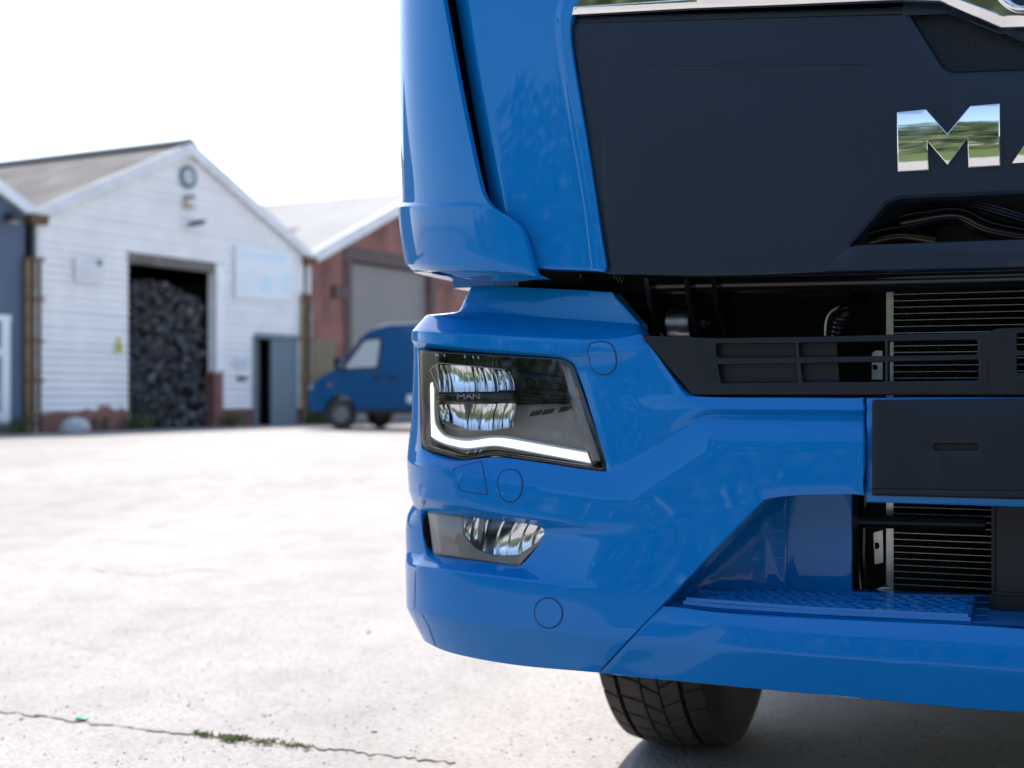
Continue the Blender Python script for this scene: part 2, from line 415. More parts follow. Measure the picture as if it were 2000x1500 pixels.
# ---- bumper corner: 13 traced columns, two hidden ones round the side
BR = [
 # collar top
 {0:(923,558,-.125),1:(932,557,-.12),2:(950,557,-.11),3:(978,558,-.10),4:(1010,560,-.095),6:(1080,563,-.085),7:(1118,565,-.08),8:(1160,567,-.075),9:(1194,570,-.07)},
 # collar bottom
 {0:(902,608,-.10),1:(910,611,-.10),2:(932,610,-.096),3:(962,611,-.092),4:(1000,614,-.088),6:(1085,622,-.08),7:(1135,625,-.076),8:(1190,629,-.072),9:(1250,634,-.066)},
 # ledge
 {0:(833,613,-.036),1:(848,616,-.040),2:(880,622,-.042),3:(915,626,-.044),4:(960,630,-.044),6:(1062,637,-.042),7:(1125,640,-.04),8:(1190,643,-.04),9:(1250,645,-.045)},
 # lip
 {0:(803,646,-.006),1:(820,647,-.004),2:(865,650,-.002),3:(905,652,0),4:(962,655,0),6:(1065,660,0),7:(1130,663,0),8:(1195,664,0),9:(1252,652,-.012)},
 # band bottom
 {0:(803,664,-.005),1:(822,668,-.002),2:(865,674,0),3:(905,678,0),4:(962,682,0),6:(1065,689,0),7:(1130,692,0),8:(1205,690,0),9:(1270,675,-.004)},
 # headlight top
 {0:(808,677,-.014),1:(817,680,-.018),2:(865,684,-.018),3:(905,687,-.018),4:(962,691,-.018),6:(1065,699,-.018),7:(1119,703,-.014),8:(1210,704,-.006),9:(1287,697,-.005)},
 # crossbar top edge
 {0:(800,760,-.008),1:(820,762,-.016),7:(1141,768,-.011),8:(1232,772,-.006),9:(1339,774,-.006),10:(1400,776,-.010),11:(1535,776,-.010),12:(1689,777,-.010)},
 # crossbar lip
 {0:(797,830,-.005),1:(821,832,-.014),7:(1164,842,-.009),8:(1240,832,-.005),9:(1355,797,-.002),10:(1405,799,.003),11:(1535,800,.003),12:(1689,801,.003)},
 # line A
 {0:(792,872,.003),1:(823,876,-.010),2:(865,892,-.010),3:(903,901,-.010),4:(962,890,-.010),5:(1010,896,-.010),6:(1065,904,-.010),7:(1186,923,-.008),8:(1228,911,-.005),9:(1370,812,-.010),10:(1410,812,-.012),11:(1535,812,-.012),12:(1689,813,-.012)},
 # line B
 {0:(794,900,.006),1:(822,906,.008),2:(865,916,.010),3:(905,924,.010),4:(955,935,.010),5:(1010,945,.010),6:(1075,956,.010),7:(1150,967,.011),8:(1229,979,.012),9:(1388,858,.012),10:(1422,860,.012),11:(1535,860,.012),12:(1689,861,.012)},
 # line C
 {0:(797,960,.002),1:(825,971,.006),2:(865,980,.008),3:(905,989,.008),4:(955,1000,.008),5:(1010,1009,.009),6:(1085,1019,.009),7:(1150,1030,.010),8:(1270,1020,.010),9:(1440,990,.010),10:(1492,978,.010),11:(1540,968,.010),12:(1689,968,.010)},
 # fog top
 {0:(806,984,-.010),1:(821,996,-.022),2:(865,1004,-.022),3:(905,1009,-.022),4:(955,1015,-.022),5:(1010,1021,-.022),6:(1072,1028,-.020),7:(1148,1036,.006),8:(1270,1050,.010),9:(1385,1045,.010),10:(1457,1014,.010)},
 # fog middle
 {0:(785,1009,.012),1:(825,1042,-.022),6:(1049,1068,-.020),7:(1146,1068,.008),8:(1255,1090,.010),9:(1345,1090,.010),10:(1414,1058,.010)},
 # fog bottom
 {0:(789,1078,.009),1:(833,1084,-.022),2:(870,1089,-.022),3:(905,1094,-.022),4:(940,1098,-.022),5:(975,1102,-.022),6:(1014,1108,-.020),7:(1108,1118,.009),8:(1228,1130,.010),9:(1300,1138,.010),10:(1366,1108,.010)},
 # lip E
 {0:(792,1098,.009),1:(816,1108,.011),2:(865,1114,.012),3:(905,1119,.012),4:(950,1125,.012),5:(1000,1131,.012),6:(1058,1139,.012),7:(1125,1146,.012),8:(1215,1160,.011),9:(1278,1168,.010),10:(1328,1148,.010)},
 # line G
 {0:(793,1187,.005),1:(810,1195,.007),2:(856,1207,.008),3:(905,1214,.009),4:(960,1221,.009),5:(1010,1228,.009),6:(1065,1233,.009),7:(1120,1238,.009),8:(1170,1243,.009),9:(1206,1246,.009),10:(1234,1245,.009)},
 # bottom
 {0:(828,1250,-.03),1:(838,1258,-.032),2:(862,1272,-.036),3:(905,1283,-.038),4:(950,1292,-.038),5:(1000,1300,-.036),6:(1045,1305,-.034),7:(1090,1309,-.028),8:(1125,1312,-.02),9:(1148,1314,-.02),10:(1167,1316,-.02)},
]
rows = []
for sp in BR:
    f = fill_row(sp, 13); r = []
    py0, o0 = f[0][1], f[0][2]
    r.append(SB.sil(py0, o0, .50)); r.append(SB.sil(py0, o0, .12)); r.append(SB.sil(py0, o0, 0))
    for c in range(1, 13): r.append(SB.pt(*f[c]) if f[c] else None)
    rows.append(r)
skip = {(i, j) for i in (5, 6, 7) for j in range(3, 9)} | {(i, j) for i in (11, 12) for j in range(3, 8)}
crow = {1: .9, 2: .55, 3: .7, 4: .85, 8: .95, 9: lambda j: .95 if j > 3 else .8, 10: .88, 14: .93, 15: .9, 6: lambda j: .9, 7: lambda j: .7 if j >= 11 else 0,
        11: lambda j: .9 if j < 8 else .1, 13: lambda j: .9 if j < 8 else .1}
ccol = {9: lambda i: .9 if 5 <= i <= 7 else 0, 3: lambda i: .9 if 5 <= i <= 7 or 10 <= i <= 13 else 0}
def bump_edge(co):
    return Vector((0, .11, 0)) if co.z < .88 and co.x > -.82 else Vector((0, .05, 0))
bumper = loft('bumper_corner', rows, 'paint', truck, skip, crow, ccol, edge_fn=bump_edge, lev=3, vcr=[(0, 11), (1, 11), (2, 11), (6, 11), (8, 10), (9, 10), (8, 11), (9, 11), (16, 12), (6, 14), (10, 14), (5, 3), (8, 9), (11, 3), (13, 3), (13, 8)])
def bvh_of(o):
    me = o.data; return BVHTree.FromPolygons([v.co.copy() for v in me.vertices], [tuple(p.vertices) for p in me.polygons])
bt = bvh_of(bumper)
def ray_dir(px, py):
    wx, wy = (px-1000)/FP, 1.0
    return Vector((CT*wx-ST*wy, ST*wx+CT*wy, -(py-HZ)/FP)).normalized()
def cast(px, py, tree=None):
    h = (tree or bt).ray_cast(CAML, ray_dir(px, py))
    if h[0] is None: return None
    n = h[1]
    if n.dot(CAML-h[0]) < 0: n = -n
    return h[0], n
def cover(outline, parent, gap=1.07):
    pts = fil(outline); cx = sum(p[0] for p in pts)/len(pts); cy = sum(p[1] for p in pts)/len(pts)
    def ring(k, off):
        out = []
        for x, y in pts:
            h = cast(cx+(x-cx)*k, cy+(y-cy)*k); out.append(h[0]+h[1]*off)
        return out
    def build(name, spec, m, par, close):
        bm = bmesh.new(); rs = [[bm.verts.new(p) for p in ring(k, o)] for k, o in spec]; n = len(pts)
        for a, b in zip(rs, rs[1:]):
            for i in range(n): bm.faces.new((a[i], a[(i+1) % n], b[(i+1) % n], b[i]))
        if close: bm.faces.new(rs[-1])
        return from_bm(name, bm, m, par, recalc=False)
    def fixn(o):
        me = o.data; s = sum((CAML-p.center).dot(p.normal) for p in me.polygons)
        if s < 0: me.flip_normals()
        return o
    c = fixn(build('cover_cap', [(1.0, .0002), (.975, .0016), (.7, .0016), (.4, .0016), (.12, .0016)], 'paint', parent, True))
    fixn(build('cover_gap', [(gap, .0005), (.99, .0006)], 'groove', c, False)); return c
def rounded(pts):
    q = smooth_path([Vector((*p, 0)) for p in pts[-2:]+pts+pts[:2]], 3); return [(v.x, v.y) for v in q[6:-7]]
def ell(cx, cy, a, b, n=28, flat_=None, rot=0):
    out = []
    for k in range(n):
        t = 2*math.pi*k/n; x, y = a*math.cos(t), b*math.sin(t); out.append((cx+x*math.cos(rot)-y*math.sin(rot), cy+x*math.sin(rot)+y*math.cos(rot)))
    return out
caps = [cover(rounded([(1150,690),(1149,683),(1153,674),(1163,669),(1176,668),(1190,671),(1198,680),(1202,692),(1204,706),(1201,718),(1193,727),(1180,731),(1167,728),(1157,719),(1152,706),(1152,697)]), bumper),
        cover([(886,916,4),(940,901,3),(946,930,4),(952,966,3),(900,958,4)], bumper, 1.05),
        cover(rounded([(973,944),(976,930),(984,921),(996,918),(1010,921),(1018,932),(1020,947),(1018,962),(1010,974),(997,980),(983,974),(975,960)]), bumper),
        cover(ell(1071.5, 1197, 26.5, 29, rot=-.25), bumper)]
bumper_r = mirrored(bumper, truck)
# ---- panel joint between the corner moulding and its side extension
def seam(pts, parent, wd=.0011, m='groove', tree=None):
    bm = bmesh.new(); L = []
    for (a, b) in zip(pts, pts[1:]):
        for k in range(10):
            t = k/10; h = cast(a[0]*(1-t)+b[0]*t, a[1]*(1-t)+b[1]*t, tree)
            if h: L.append(h)
    prev = None
    for i, (p, n) in enumerate(L):
        d = (L[min(i+1, len(L)-1)][0]-L[max(i-1, 0)][0])
        if d.length < 1e-6: continue
        s = d.normalized().cross(n)*wd; q = (bm.verts.new(p+n*.0006-s), bm.verts.new(p+n*.0006+s))
        if prev: bm.faces.new((prev[0], q[0], q[1], prev[1]))
        prev = q
    return from_bm('panel_joint', bm, m, parent)
seam([(830, 977), (829, 985)], bumper); seam([(812, 1115), (811, 1150), (810, 1192)], bumper); seam([(825, 1200), (838, 1225), (852, 1266)], bumper)
# ---- headlight
HLO = [(818,683,4),(1096,699,14),(1119,708,14),(1187,906,10),(1181,920,8),(1165,920,4),(962,889,18),(905,900,14),(830,878,12),(822,866,6)]
hl = panel('headlight', [HLO], SB, -.085, .02, 'hl_dark', truck, back=False)         # bezel at the back of the lamp
def wall(name, outline, S, o0, depth, m, parent):
    p = fil(outline); bm = bmesh.new(); a = []; b = []
    for x, y in p:
        q = S.pt(x, y, o0); a.append(bm.verts.new(q)); b.append(bm.verts.new(q+S.normal(min(max(x, 850), 1200), o0)*-depth))
    n = len(p)
    for i in range(n): bm.faces.new((a[i], a[(i+1) % n], b[(i+1) % n], b[i]))
    return from_bm(name, bm, m, parent)
wall('housing', HLO, SB, -.012, .09, 'hl_dark', hl)
panel('rim', [HLO, [(825,689,4),(1094,704,12),(1113,712,12),(1176,903,8),(1172,911,6),(1163,911,4),(962,881,18),(905,891,14),(834,870,12),(829,860,6)]], SB, -.011, .004, 'gloss_black', hl, ch=1)
panel('lens', [[(819,684,4),(1096,700,14),(1118,709,14),(1186,905,10),(1180,918,8),(1165,918,4),(962,888,18),(905,899,14),(831,877,12),(823,865,6)]], SB, -.0085, .0025, 'lens', hl, ch=3, chd=.002, cut=14)
# grey lower bezel, slopes forward to the bottom
panel('lower_bezel', [[(842,770),(1010,790),(1118,788),(1130,800),(1168,905,6),(1160,908),(962,878,18),(905,888,14),(842,868,12)]], SB, -.062, .004, 'hl_grey', hl, ch=2)
panel('side_bezel', [[(1096,712),(1112,718,8),(1174,902,6),(1150,900),(1112,770)]], SB, -.05, .004, 'hl_grey', hl, ch=2)
DR = [(830,728),(838,742),(843,760),(843,800),(845,832,14),(864,855,16),(903,862,10),(922,861,12),(960,855,18),(985,856,10),(1145,885),(1152,904),(968,869,18),(940,872,10),(908,876,14),(862,865,20),(834,850,18),(829,820)]
panel('strip_fade_band', [offs(DR[::-1] and [(x[0], x[1]) for x in DR], 0) and [(828,722),(842,742),(850,760),(850,800),(852,828,14),(868,849,16),(903,855,10),(922,854,12),(960,848,18),(985,849,10),(1147,879),(1157,909),(968,873,18),(940,876,10),(908,881,14),(860,870,20),(830,853,18),(825,820)]], SB, -.038, .006, 'strip_fade', hl, ch=3, cut=14)  # pale band added to soften the edge of the bright strip
panel('light_strip', [DR], SB, -.034, .008, 'drl', hl, ch=2, cut=14)
def reflector(name, xl, xr, yt, yb, nf, o0, dep, parent, S=SB, m='reflector', bulge=1.0, tilt=0, fl=.0035):
    """chrome bowl with vertical flutes; xl..xr pixel columns, yt/yb functions of t"""
    bm = bmesh.new(); NU, NV = nf*6, 14; G = []
    for j in range(NV+1):
        v = j/NV; row = []
        for i in range(NU+1):
            u = i/NU; k = (u*nf) % 1.0
            px = xl+(xr-xl)*u+tilt*((v-.5)-1.2*(v-.5)**2); py = yt(u)*(1-v)+yb(u)*v
            bowl = .22*(1-(2*v-1)**2)+.78*math.sin(math.pi*u)
            o_ = o0-dep*bowl*bulge-fl*(k if k < .85 else (1-k)/.15*.85)
            row.append(bm.verts.new(S.pt(px, py, o_)))
        G.append(row)
    for j in range(NV):
        for i in range(NU): bm.faces.new((G[j][i], G[j+1][i], G[j+1][i+1], G[j][i+1]))
    return from_bm(name, bm, m, parent, ang=50)
reflector('reflector', 851, 926, lambda u: 712+3*u, lambda u: 768-2*u, 8, -.014, .012, hl, tilt=8)
reflector('reflector', 928, 972, lambda u: 716+4*u, lambda u: 766, 5, -.014, .012, hl, tilt=10)
reflector('reflector', 974, 1003, lambda u: 722+4*u, lambda u: 762, 3, -.016, .012, hl, tilt=10)
reflector('reflector', 860, 912, lambda u: 790, lambda u: 818+20*u, 6, -.014, .010, hl, tilt=6)
reflector('reflector', 914, 964, lambda u: 789, lambda u: 839+2*u, 7, -.014, .010, hl, tilt=-8)
reflector('reflector', 966, 1004, lambda u: 788, lambda u: 840-6*u, 5, -.016, .010, hl, tilt=-8)
def hl_line(name, pts, o_, rad, m):
    P = []
    for a, b in zip(pts, pts[1:]):
        for k in range(6): t = k/6; P.append(SB.pt(a[0]*(1-t)+b[0]*t, a[1]*(1-t)+b[1]*t, o_))
    P.append(SB.pt(*pts[-1], o_)); return tube(name, P, rad, m, hl, 6)
hl_line('trim', [(857,762),(850,745),(840,724),(845,716),(859,709),(987,722)], -.013, .0008, 'letter_white')
hl_line('trim', [(858,790),(860,812),(866,826),(882,837),(920,840),(956,841),(990,834)], -.013, .0006, 'letter_white')
panel('centre_bar', [[(848,766,5),(1004,764,4),(1004,786,3),(850,785,5)]], SB, -.013, .02, 'gloss_black', hl, ch=5, chd=.004)
for (a, b) in (((1005,768),(1114,776)), ((1005,775),(1115,782)), ((1005,782),(1116,788))):
    hl_line('louvre', [a, b], -.034, .003, 'gloss_black')
for (x0, y0) in ((1022,738),(1049,742),(1086,748)):
    panel('louvre_slot', [[(x0,y0),(x0+17,y0+3),(x0+25,y0+14),(x0+4,y0+11)]], SB, -.060, .01, 'void', hl, ch=1)
for (x0, y0) in ((1030,812),(1054,809),(1087,804)):
    panel('louvre_slot', [[(x0+8,y0-9),(x0+30,y0-12),(x0+24,y0-2),(x0+2,y0+2)]], SB, -.0600, .006, 'hl_dark', hl, ch=1)
panel('louvre_bezel', [[(1010,722),(1108,738),(1112,764),(1008,752)]], SB, -.066, .006, 'satin', hl, ch=2)
panel('amber_insert', [[(1122,757,3),(1128,757,3),(1133,772,3),(1129,782,3),(1124,770,3)]], SB, -.045, .006, 'amber', hl, ch=1)  # small amber piece inside the lamp
# etched letters on the lamp bar
def strokes(name, segs, S, o_, wd, m, parent, post=None):
    bm = bmesh.new()
    for (x0, y0, x1, y1) in segs:
        d = Vector((x1-x0, y1-y0)); d.normalize(); s = Vector((-d.y, d.x))*wd/2; d *= wd*.3
        q = [(x0+s.x-d.x, y0+s.y-d.y), (x0-s.x-d.x, y0-s.y-d.y), (x1-s.x+d.x, y1-s.y+d.y), (x1+s.x+d.x, y1+s.y+d.y)]
        bm.faces.new([bm.verts.new(S.pt(x, y, o_)) for x, y in q])
    o = from_bm(name, bm, m, parent); return o
def man_segs(x0, y0, w_, h_):
    lw = w_*.34; g = w_*.33
    M_ = [(0,h_,0,0),(0,0,lw*.4,h_*.55),(lw*.4,h_*.55,lw*.8,0),(lw*.8,0,lw*.8,h_)]
    A_ = [(0,h_,lw*.4,0),(lw*.4,0,lw*.8,h_),(lw*.18,h_*.62,lw*.62,h_*.62)]
    N_ = [(0,h_,0,0),(0,0,lw*.75,h_),(lw*.75,h_,lw*.75,0)]
    out = []
    for k, L in enumerate((M_, A_, N_)): out += [(x0+k*g+a, y0+b, x0+k*g+c, y0+d) for a, b, c, d in L]
    return out
strokes('etched_letters', man_segs(894, 770, 46, 9), SB, -.0122, 1.5, 'letter_white', hl)
for x in (850, 854, 867, 907, 923, 933): strokes('lens_tick', [(x, 691+(x-850)*.06, x+2, 695+(x-850)*.06)], SB, -.008, 1.2, 'letter_white', hl)
for x in (912, 927, 937): strokes('lens_tick', [(x, 886-(x-912)*.12, x+3, 881-(x-912)*.12)], SB, -.008, 1.4, 'letter_white', hl)
mirrored(hl, truck)
# ---- fog lamp
FO = [(832,1000,5),(1068,1027,5),(1078,1036,5),(1013,1107,6),(846,1083,8)]
fog = panel('fog_light', [[(822,997),(1072,1028),(1080,1036),(1014,1110),(834,1086)]], SB, -.11, .01, 'void', truck)
wall('housing', [(820,994),(1074,1026),(1082,1036),(1014,1112),(832,1088)], SB, -.023, .09, 'void', fog)
panel('lens', [FO], SB, -.0285, .003, 'lens', fog, ch=4, chd=.003, cut=14)
panel('bezel', [[(833,992,5),(1066,1016,5),(1084,1030,5),(1010,1108,6),(845,1083,8)],
                [(901,1008),(1054,1023),(1068,1036),(1048,1060),(1012,1084),(965,1086),(925,1070),(904,1044)]], SB, -.036, .006, 'hl_grey', fog, ch=2)
reflector('reflector', 899, 948, lambda u: 1003+5*u, lambda u: 1056+34*u, 2, -.037, .016, fog, tilt=-10, fl=.005)
reflector('reflector', 948, 1072, lambda u: 1008+12*u, lambda u: 1094-30*u*u, 5, -.037, .02, fog, tilt=-22, fl=.006)
mirrored(fog, truck)
# ---- lower beam with the fold-down step
def bxr(spec):
    r = []
    for c in spec:
        if c[0] == 'x': r.append(SB.at_x(c[1], c[2], c[3]))
        else: r.append(SB.pt(*c))
    return r
LB = [ # top edge, crease, soft crease, bottom
 [(1294,1183,.004),(1335,1187,.004),(1372,1193,.004),(1430,1198,.002),(1560,1205,.002),(1780,1216,.002),('x',0,1232,.002)],
 [(1266,1212,.009),(1310,1214,.009),(1397,1220,.018),(1450,1225,.020),(1560,1232,.021),(1780,1247,.022),('x',0,1270,.022)],
 [(1228,1252,.009),(1290,1256,.010),(1364,1261,.012),(1440,1270,.022),(1560,1280,.023),(1780,1296,.024),('x',0,1322,.024)],
 [(1169,1316,-.022),(1230,1322,-.020),(1310,1330,-.012),(1420,1341,-.008),(1560,1354,-.006),(1780,1374,-.004),('x',0,1405,-.004)]]
beam = loft('bumper_beam', [bxr(r) for r in LB], 'paint', truck, crow={0: .9, 1: lambda j: .9 if j > 1 else .1, 2: lambda j: .55 if j > 1 else .4}, ccol={2: lambda i: .8 if i == 0 else (.5 if i == 1 else .2)},
            edge_fn=lambda co: Vector((0, 0, 0)) if abs(co.x) < 1e-4 else Vector((0, .03, 0)), lev=3, vcr=[(0, 0), (3, 0), (0, 2), (1, 2)])
mirrored(beam, truck)
zs = SB.pt(1500, 1201).z
def step_top():
    bm = bmesh.new(); P = []
    for px, py in ((1297,1181),(1400,1192),(1560,1203),(1780,1214)): P.append(SB.pt(px, py, -.002))
    P.append(SB.at_x(0, 1230, -.002)); a = [bm.verts.new(p) for p in P]
    b = [bm.verts.new((p.x+(.03 if i == 0 else 0), .32, p.z+.004)) for i, p in enumerate(P)]
    for i in range(len(P)-1): bm.faces.new((a[i], a[i+1], b[i+1], b[i]))
    o = from_bm('step', bm, 'paint', truck)
    return o
step = step_top()
st_bt = bvh_of(step)
def step_z(x, y):
    h = st_bt.ray_cast(Vector((x, y, 3)), Vector((0, 0, -1))); return h[0].z if h[0] else None
def tread():
    # raised plate with rows of gripping pads
    xl = SB.pt(1330, 1178).x; xr = SB.pt(1895, 1215).x
    yF = lambda x: SB.at_x(x, 1200, -.012).y
    def plate_y(x):   # depth of the plate front/back edges
        return yF(x)+.004, yF(x)+.185
    bm = bmesh.new(); N = 24; top = []; bot = []
    def ringp(x, y, h): return bm.verts.new((x, y, (step_z(x, min(y, .315)) or zs)+h))
    A = []; B = []
    for i in range(N+1):
        x = xl+(xr-xl)*i/N; a, b = plate_y(x); A.append((x, a)); B.append((x, b))
    f0 = [ringp(x, y, .001) for x, y in A]; f1 = [ringp(x, y, .008) for x, y in A]; b1 = [ringp(x, y, .008) for x, y in B]
    for i in range(N):
        bm.faces.new((f0[i], f0[i+1], f1[i+1], f1[i])); bm.faces.new((f1[i], f1[i+1], b1[i+1], b1[i]))
    pl = from_bm('tread_plate', bm, 'paint', step)
    bm = bmesh.new()
    for r_ in range(8):
        for k in range(34):
            x = xl+.02+k*.0235+(r_ % 2)*.0117
            if x > xr-.024: continue
            y0 = plate_y(x)[0]+.009+r_*.0215; fx = (x-xl)/(xr-xl)
            if .66 < fx+r_*.012 < .70 or fx < .05+.012*r_: continue
            z = (step_z(x, y0) or zs)+.008; w_, d_ = .0150, .0125
            vs = add_box(bm, x, x+w_, y0, y0+d_, z-.002, z+.0045)
            for v in vs[4:]: v.co += Vector(((x+w_/2-v.co.x)*.16, (y0+d_/2-v.co.y)*.16, 0))
    o = from_bm('tread_pad', bm, 'paint', step); o['kind'] = 'stuff'
    for r_ in (0, 4, 8):
        y0 = plate_y(xl)[0]+.002+r_*.0215
        bm = bmesh.new()
        for (xa, xb) in ((xl+.005, xl+(xr-xl)*.5), (xl+(xr-xl)*.5, xr-.004)):
            za = (step_z(xa, y0+.03) or zs)+.008; zb = (step_z(xb, y0) or zs)+.008
            q = [bm.verts.new(p) for p in ((xa, plate_y(xa)[0]+.001+r_*.0215, za-.001),(xb, plate_y(xb)[0]+.001+r_*.0215, zb-.001),(xb, plate_y(xb)[0]+.006+r_*.0215, zb-.001),(xa, plate_y(xa)[0]+.006+r_*.0215, za-.001))]
            t = [bm.verts.new(v.co+Vector((0, 0, .006))) for v in q]
            bm.faces.new(t); 
            for i in range(4): bm.faces.new((q[i], q[(i+1) % 4], t[(i+1) % 4], t[i]))
        from_bm('tread_rib', bm, 'paint', step, recalc=True)
tread()
mirrored(step, truck)
# recess panels behind the step
x1, y1_ = SB.pt(1310, 1175).x, .10
SR1 = flat((.8, .37), (-1.3, .11)); xs_ = SR1.pt(1537, 1100)
panel('recess_panel', [[(1300,1195),(1300,1150),(1470,960),(1537,960),(1537,1190)]], SR1, 0, .01, 'paint', truck, ch=.8, chd=.0008)
SR2 = flat((xs_.x+.4, xs_.y+.03), (xs_.x-.4, xs_.y-.03))
panel('recess_panel', [[(1537.6,955),(1663,955,3),(1663,1190,3),(1537.6,1190)]], SR2, 0, .05, 'paint', truck, ch=.8, chd=.0008)
mirrored(bpy.data.objects['recess_panel'], truck); mirrored(bpy.data.objects['recess_panel.001'], truck)
# ---- centre of the bumper: blue backing, black plate carrier
panel('centre_backing', [[(1692,777),(2290,777),(2290,1000),(1692,981)]], SB, -.006, .05, 'paint', truck, ch=3, chd=.003, cut=40)
pl = panel('plate_carrier', [[(1703,781,5),(2110,777),(2110,978),(1703,968,5)], [(1823,866,6),(1911,866,6),(1911,879,6),(1823,879,6)]], SB, .008, .012, 'black', truck, ch=3, chd=.002, cut=40)
panel('slot_backing', [[(1812,860),(1925,860),(1925,885),(1830,885)]], SB, .001, .003, 'void', pl, ch=1)
mirrored(pl, truck)
panel('carrier_lip', [[(1702,954,3),(2280,962),(2280,984),(1702,968,3)]], SB, .013, .006, 'black', truck, ch=4, chd=.004, cut=40)
# ---- slatted black air intake over the crossbar
SI = Surf([(x, .055+.03*(x/1.2)**2) for x in np.linspace(.5, -1.3, 80)])
intake = panel('air_intake', [[(1252,655,4),(1400,660),(1600,657),(1932,648,4),(1946,641,8),(2110,636),(2110,773),(1352,771,4)],
    [(1398,671,3),(1553,670,2),(1555,697,2),(1400,698,3)], [(1560,670,2),(1728,667,2),(1728,695,2),(1562,697,2)], [(1735,667,2),(1909,664,4),(1909,692,4),(1735,695,2)],
    [(1402,712,3),(1556,710,2),(1560,746,2),(1408,748,3)], [(1564,710,2),(1728,707,2),(1728,745,2),(1568,746,2)], [(1735,707,2),(1911,703,2),(1911,742,2),(1735,745,2)],
    [(1986,651,4),(2100,648),(2100,681),(1986,684,4)], [(1986,696,4),(2100,694),(2100,725),(1986,728,4)]], SI, 0, .022, 'black', truck, ch=3, chd=.003)
mirrored(intake, truck)
for (pp) in ([(1395,668),(1634,666),(1636,700),(1395,701)], [(1398,708),(1637,706),(1640,750),(1400,751)]):
    panel('blanking_plate', [pp], SI, -.020, .004, 'black', intake, ch=1)
box('divider_rib', (SI.pt(1922,700).x-.006, SI.pt(1922,700).x+.006, SI.pt(1922,700).y-.004, SI.pt(1922,700).y+.02, SI.pt(1922,742).z, SI.pt(1922,712).z), 'black', intake, .002)
# ---- cab face
grille = panel('grille_panel', [[(1113,46,3),(1190,43),(1772,27),(1850,24),(1930,48),(2140,44),(2140,519),(1604,532),(1490,537),(1380,539),(1187,535,2)],
    ([(1776,22,4),(1838,18,12),(1958,66,14),(2115,60),(2115,128),(1858,138,16),(1842,128,8)], 16, .010),
    ([(1734,398,10),(1760,390),(2115,375),(2115,464),(1660,482,4)], 9, .012)], SCAB, 0, .03, 'satin', truck, ch=3, chd=.003)
mirrored(grille, truck)
panel('grille_lip', [[(1112,34),(1190,31),(1770,14),(1850,14),(1955,58),(2140,54),(2140,62),(1950,66),(1845,22),(1772,27),(1190,44),(1114,47)]], SCAB, -.004, .02, 'satin', grille, ch=2)
panel('pressed_rib', [[(1254,122,2),(1690,121,2),(1698,126,2),(1262,128,2)]], SCAB, .0015, .004, 'satin', grille, ch=2.4, chd=.0014)
mesh_m = mat('perforated_mesh', (.003, .004, .006), .5, spec=.25)
def mesh_nodes(m):
    n = m.node_tree.nodes; l = m.node_tree.links; b = n['Principled BSDF']; tc = n.new('ShaderNodeTexCoord'); v = n.new('ShaderNodeTexVoronoi'); v.inputs['Scale'].default_value = 215; v.inputs['Randomness'].default_value = 0
    l.new(tc.outputs['Object'], v.inputs['Vector']); r = n.new('ShaderNodeValToRGB'); r.color_ramp.elements[0].position = .3; r.color_ramp.elements[1].position = .45
    r.color_ramp.elements[0].color = (.002, .002, .003, 1); r.color_ramp.elements[1].color = (.013, .017, .027, 1); l.new(v.outputs['Distance'], r.inputs[0]); l.new(r.outputs[0], b.inputs['Base Color'])
mesh_nodes(mesh_m)
panel('mesh_insert', [[(1760,5),(1850,5),(1960,50),(2115,45),(2115,148),(1840,148)]], SCAB, -.018, .004, mesh_m, grille, ch=1)
panel('lower_bar', [[(1655,482,3),(1680,478),(2140,462),(2140,519),(1606,531)]], SCAB, .004, .012, 'satin', grille, ch=3, chd=.003)
# pressed scoop facet beside the mesh
# chrome strip
lowc = [(1119,31),(1347,20),(1766,6),(1838,8),(1862,18),(1956,56),(2110,52)]
upc = [(1127,17),(1350,5),(1766,-8),(1850,-4),(1958,34),(2110,30)]
chrome = panel('chrome_strip', [lowc+[(2110,30),(1958,34),(1855,-2),(1766,-10),(1350,3),(1124,17)]], SCAB, .010, .012, 'chrome', truck, ch=1.5, post=lambda c: c)
def tiltdown(zc, k): 
    def f(c): return Vector((c.x, c.y-(c.z-zc)*k, c.z))
    return f
pa_, pb_ = SCAB.pt(1124, 17), SCAB.pt(1958, 34)
def zpiv(x): return pa_.z+(pb_.z-pa_.z)*(x-pa_.x)/(pb_.x-pa_.x)
for v in chrome.data.vertices: v.co.y -= (v.co.z-zpiv(v.co.x))*.35+.012
mirrored(chrome, truck)
up_ch = panel('chrome_blade', [[(1124,17),(1350,3),(1766,-10),(1855,-2),(1958,34),(2110,30),(2110,-90),(1200,-60)]], SCAB, .010, .01, 'chrome', truck, ch=1, cut=30)
for v in up_ch.data.vertices: v.co.y -= (v.co.z-zpiv(v.co.x))*.10+.012
mirrored(up_ch, truck)
# emblem frame above the strip
bd = panel('badge', [[(1936,-60),(1940,-10,20),(1975,22,22),(2110,18),(2110,-60)], [(1958,-60),(1962,-14,14),(1985,10,16),(2110,6),(2110,-60)]], SCAB, .036, .012, 'chrome', truck, ch=5, chd=.005, cut=20)
panel('badge_field', [[(1955,-60),(1958,-10),(1985,14),(2110,10),(2110,-60)]], SCAB, .032, .01, 'satin', bd, ch=1)
mirrored(bd, truck)
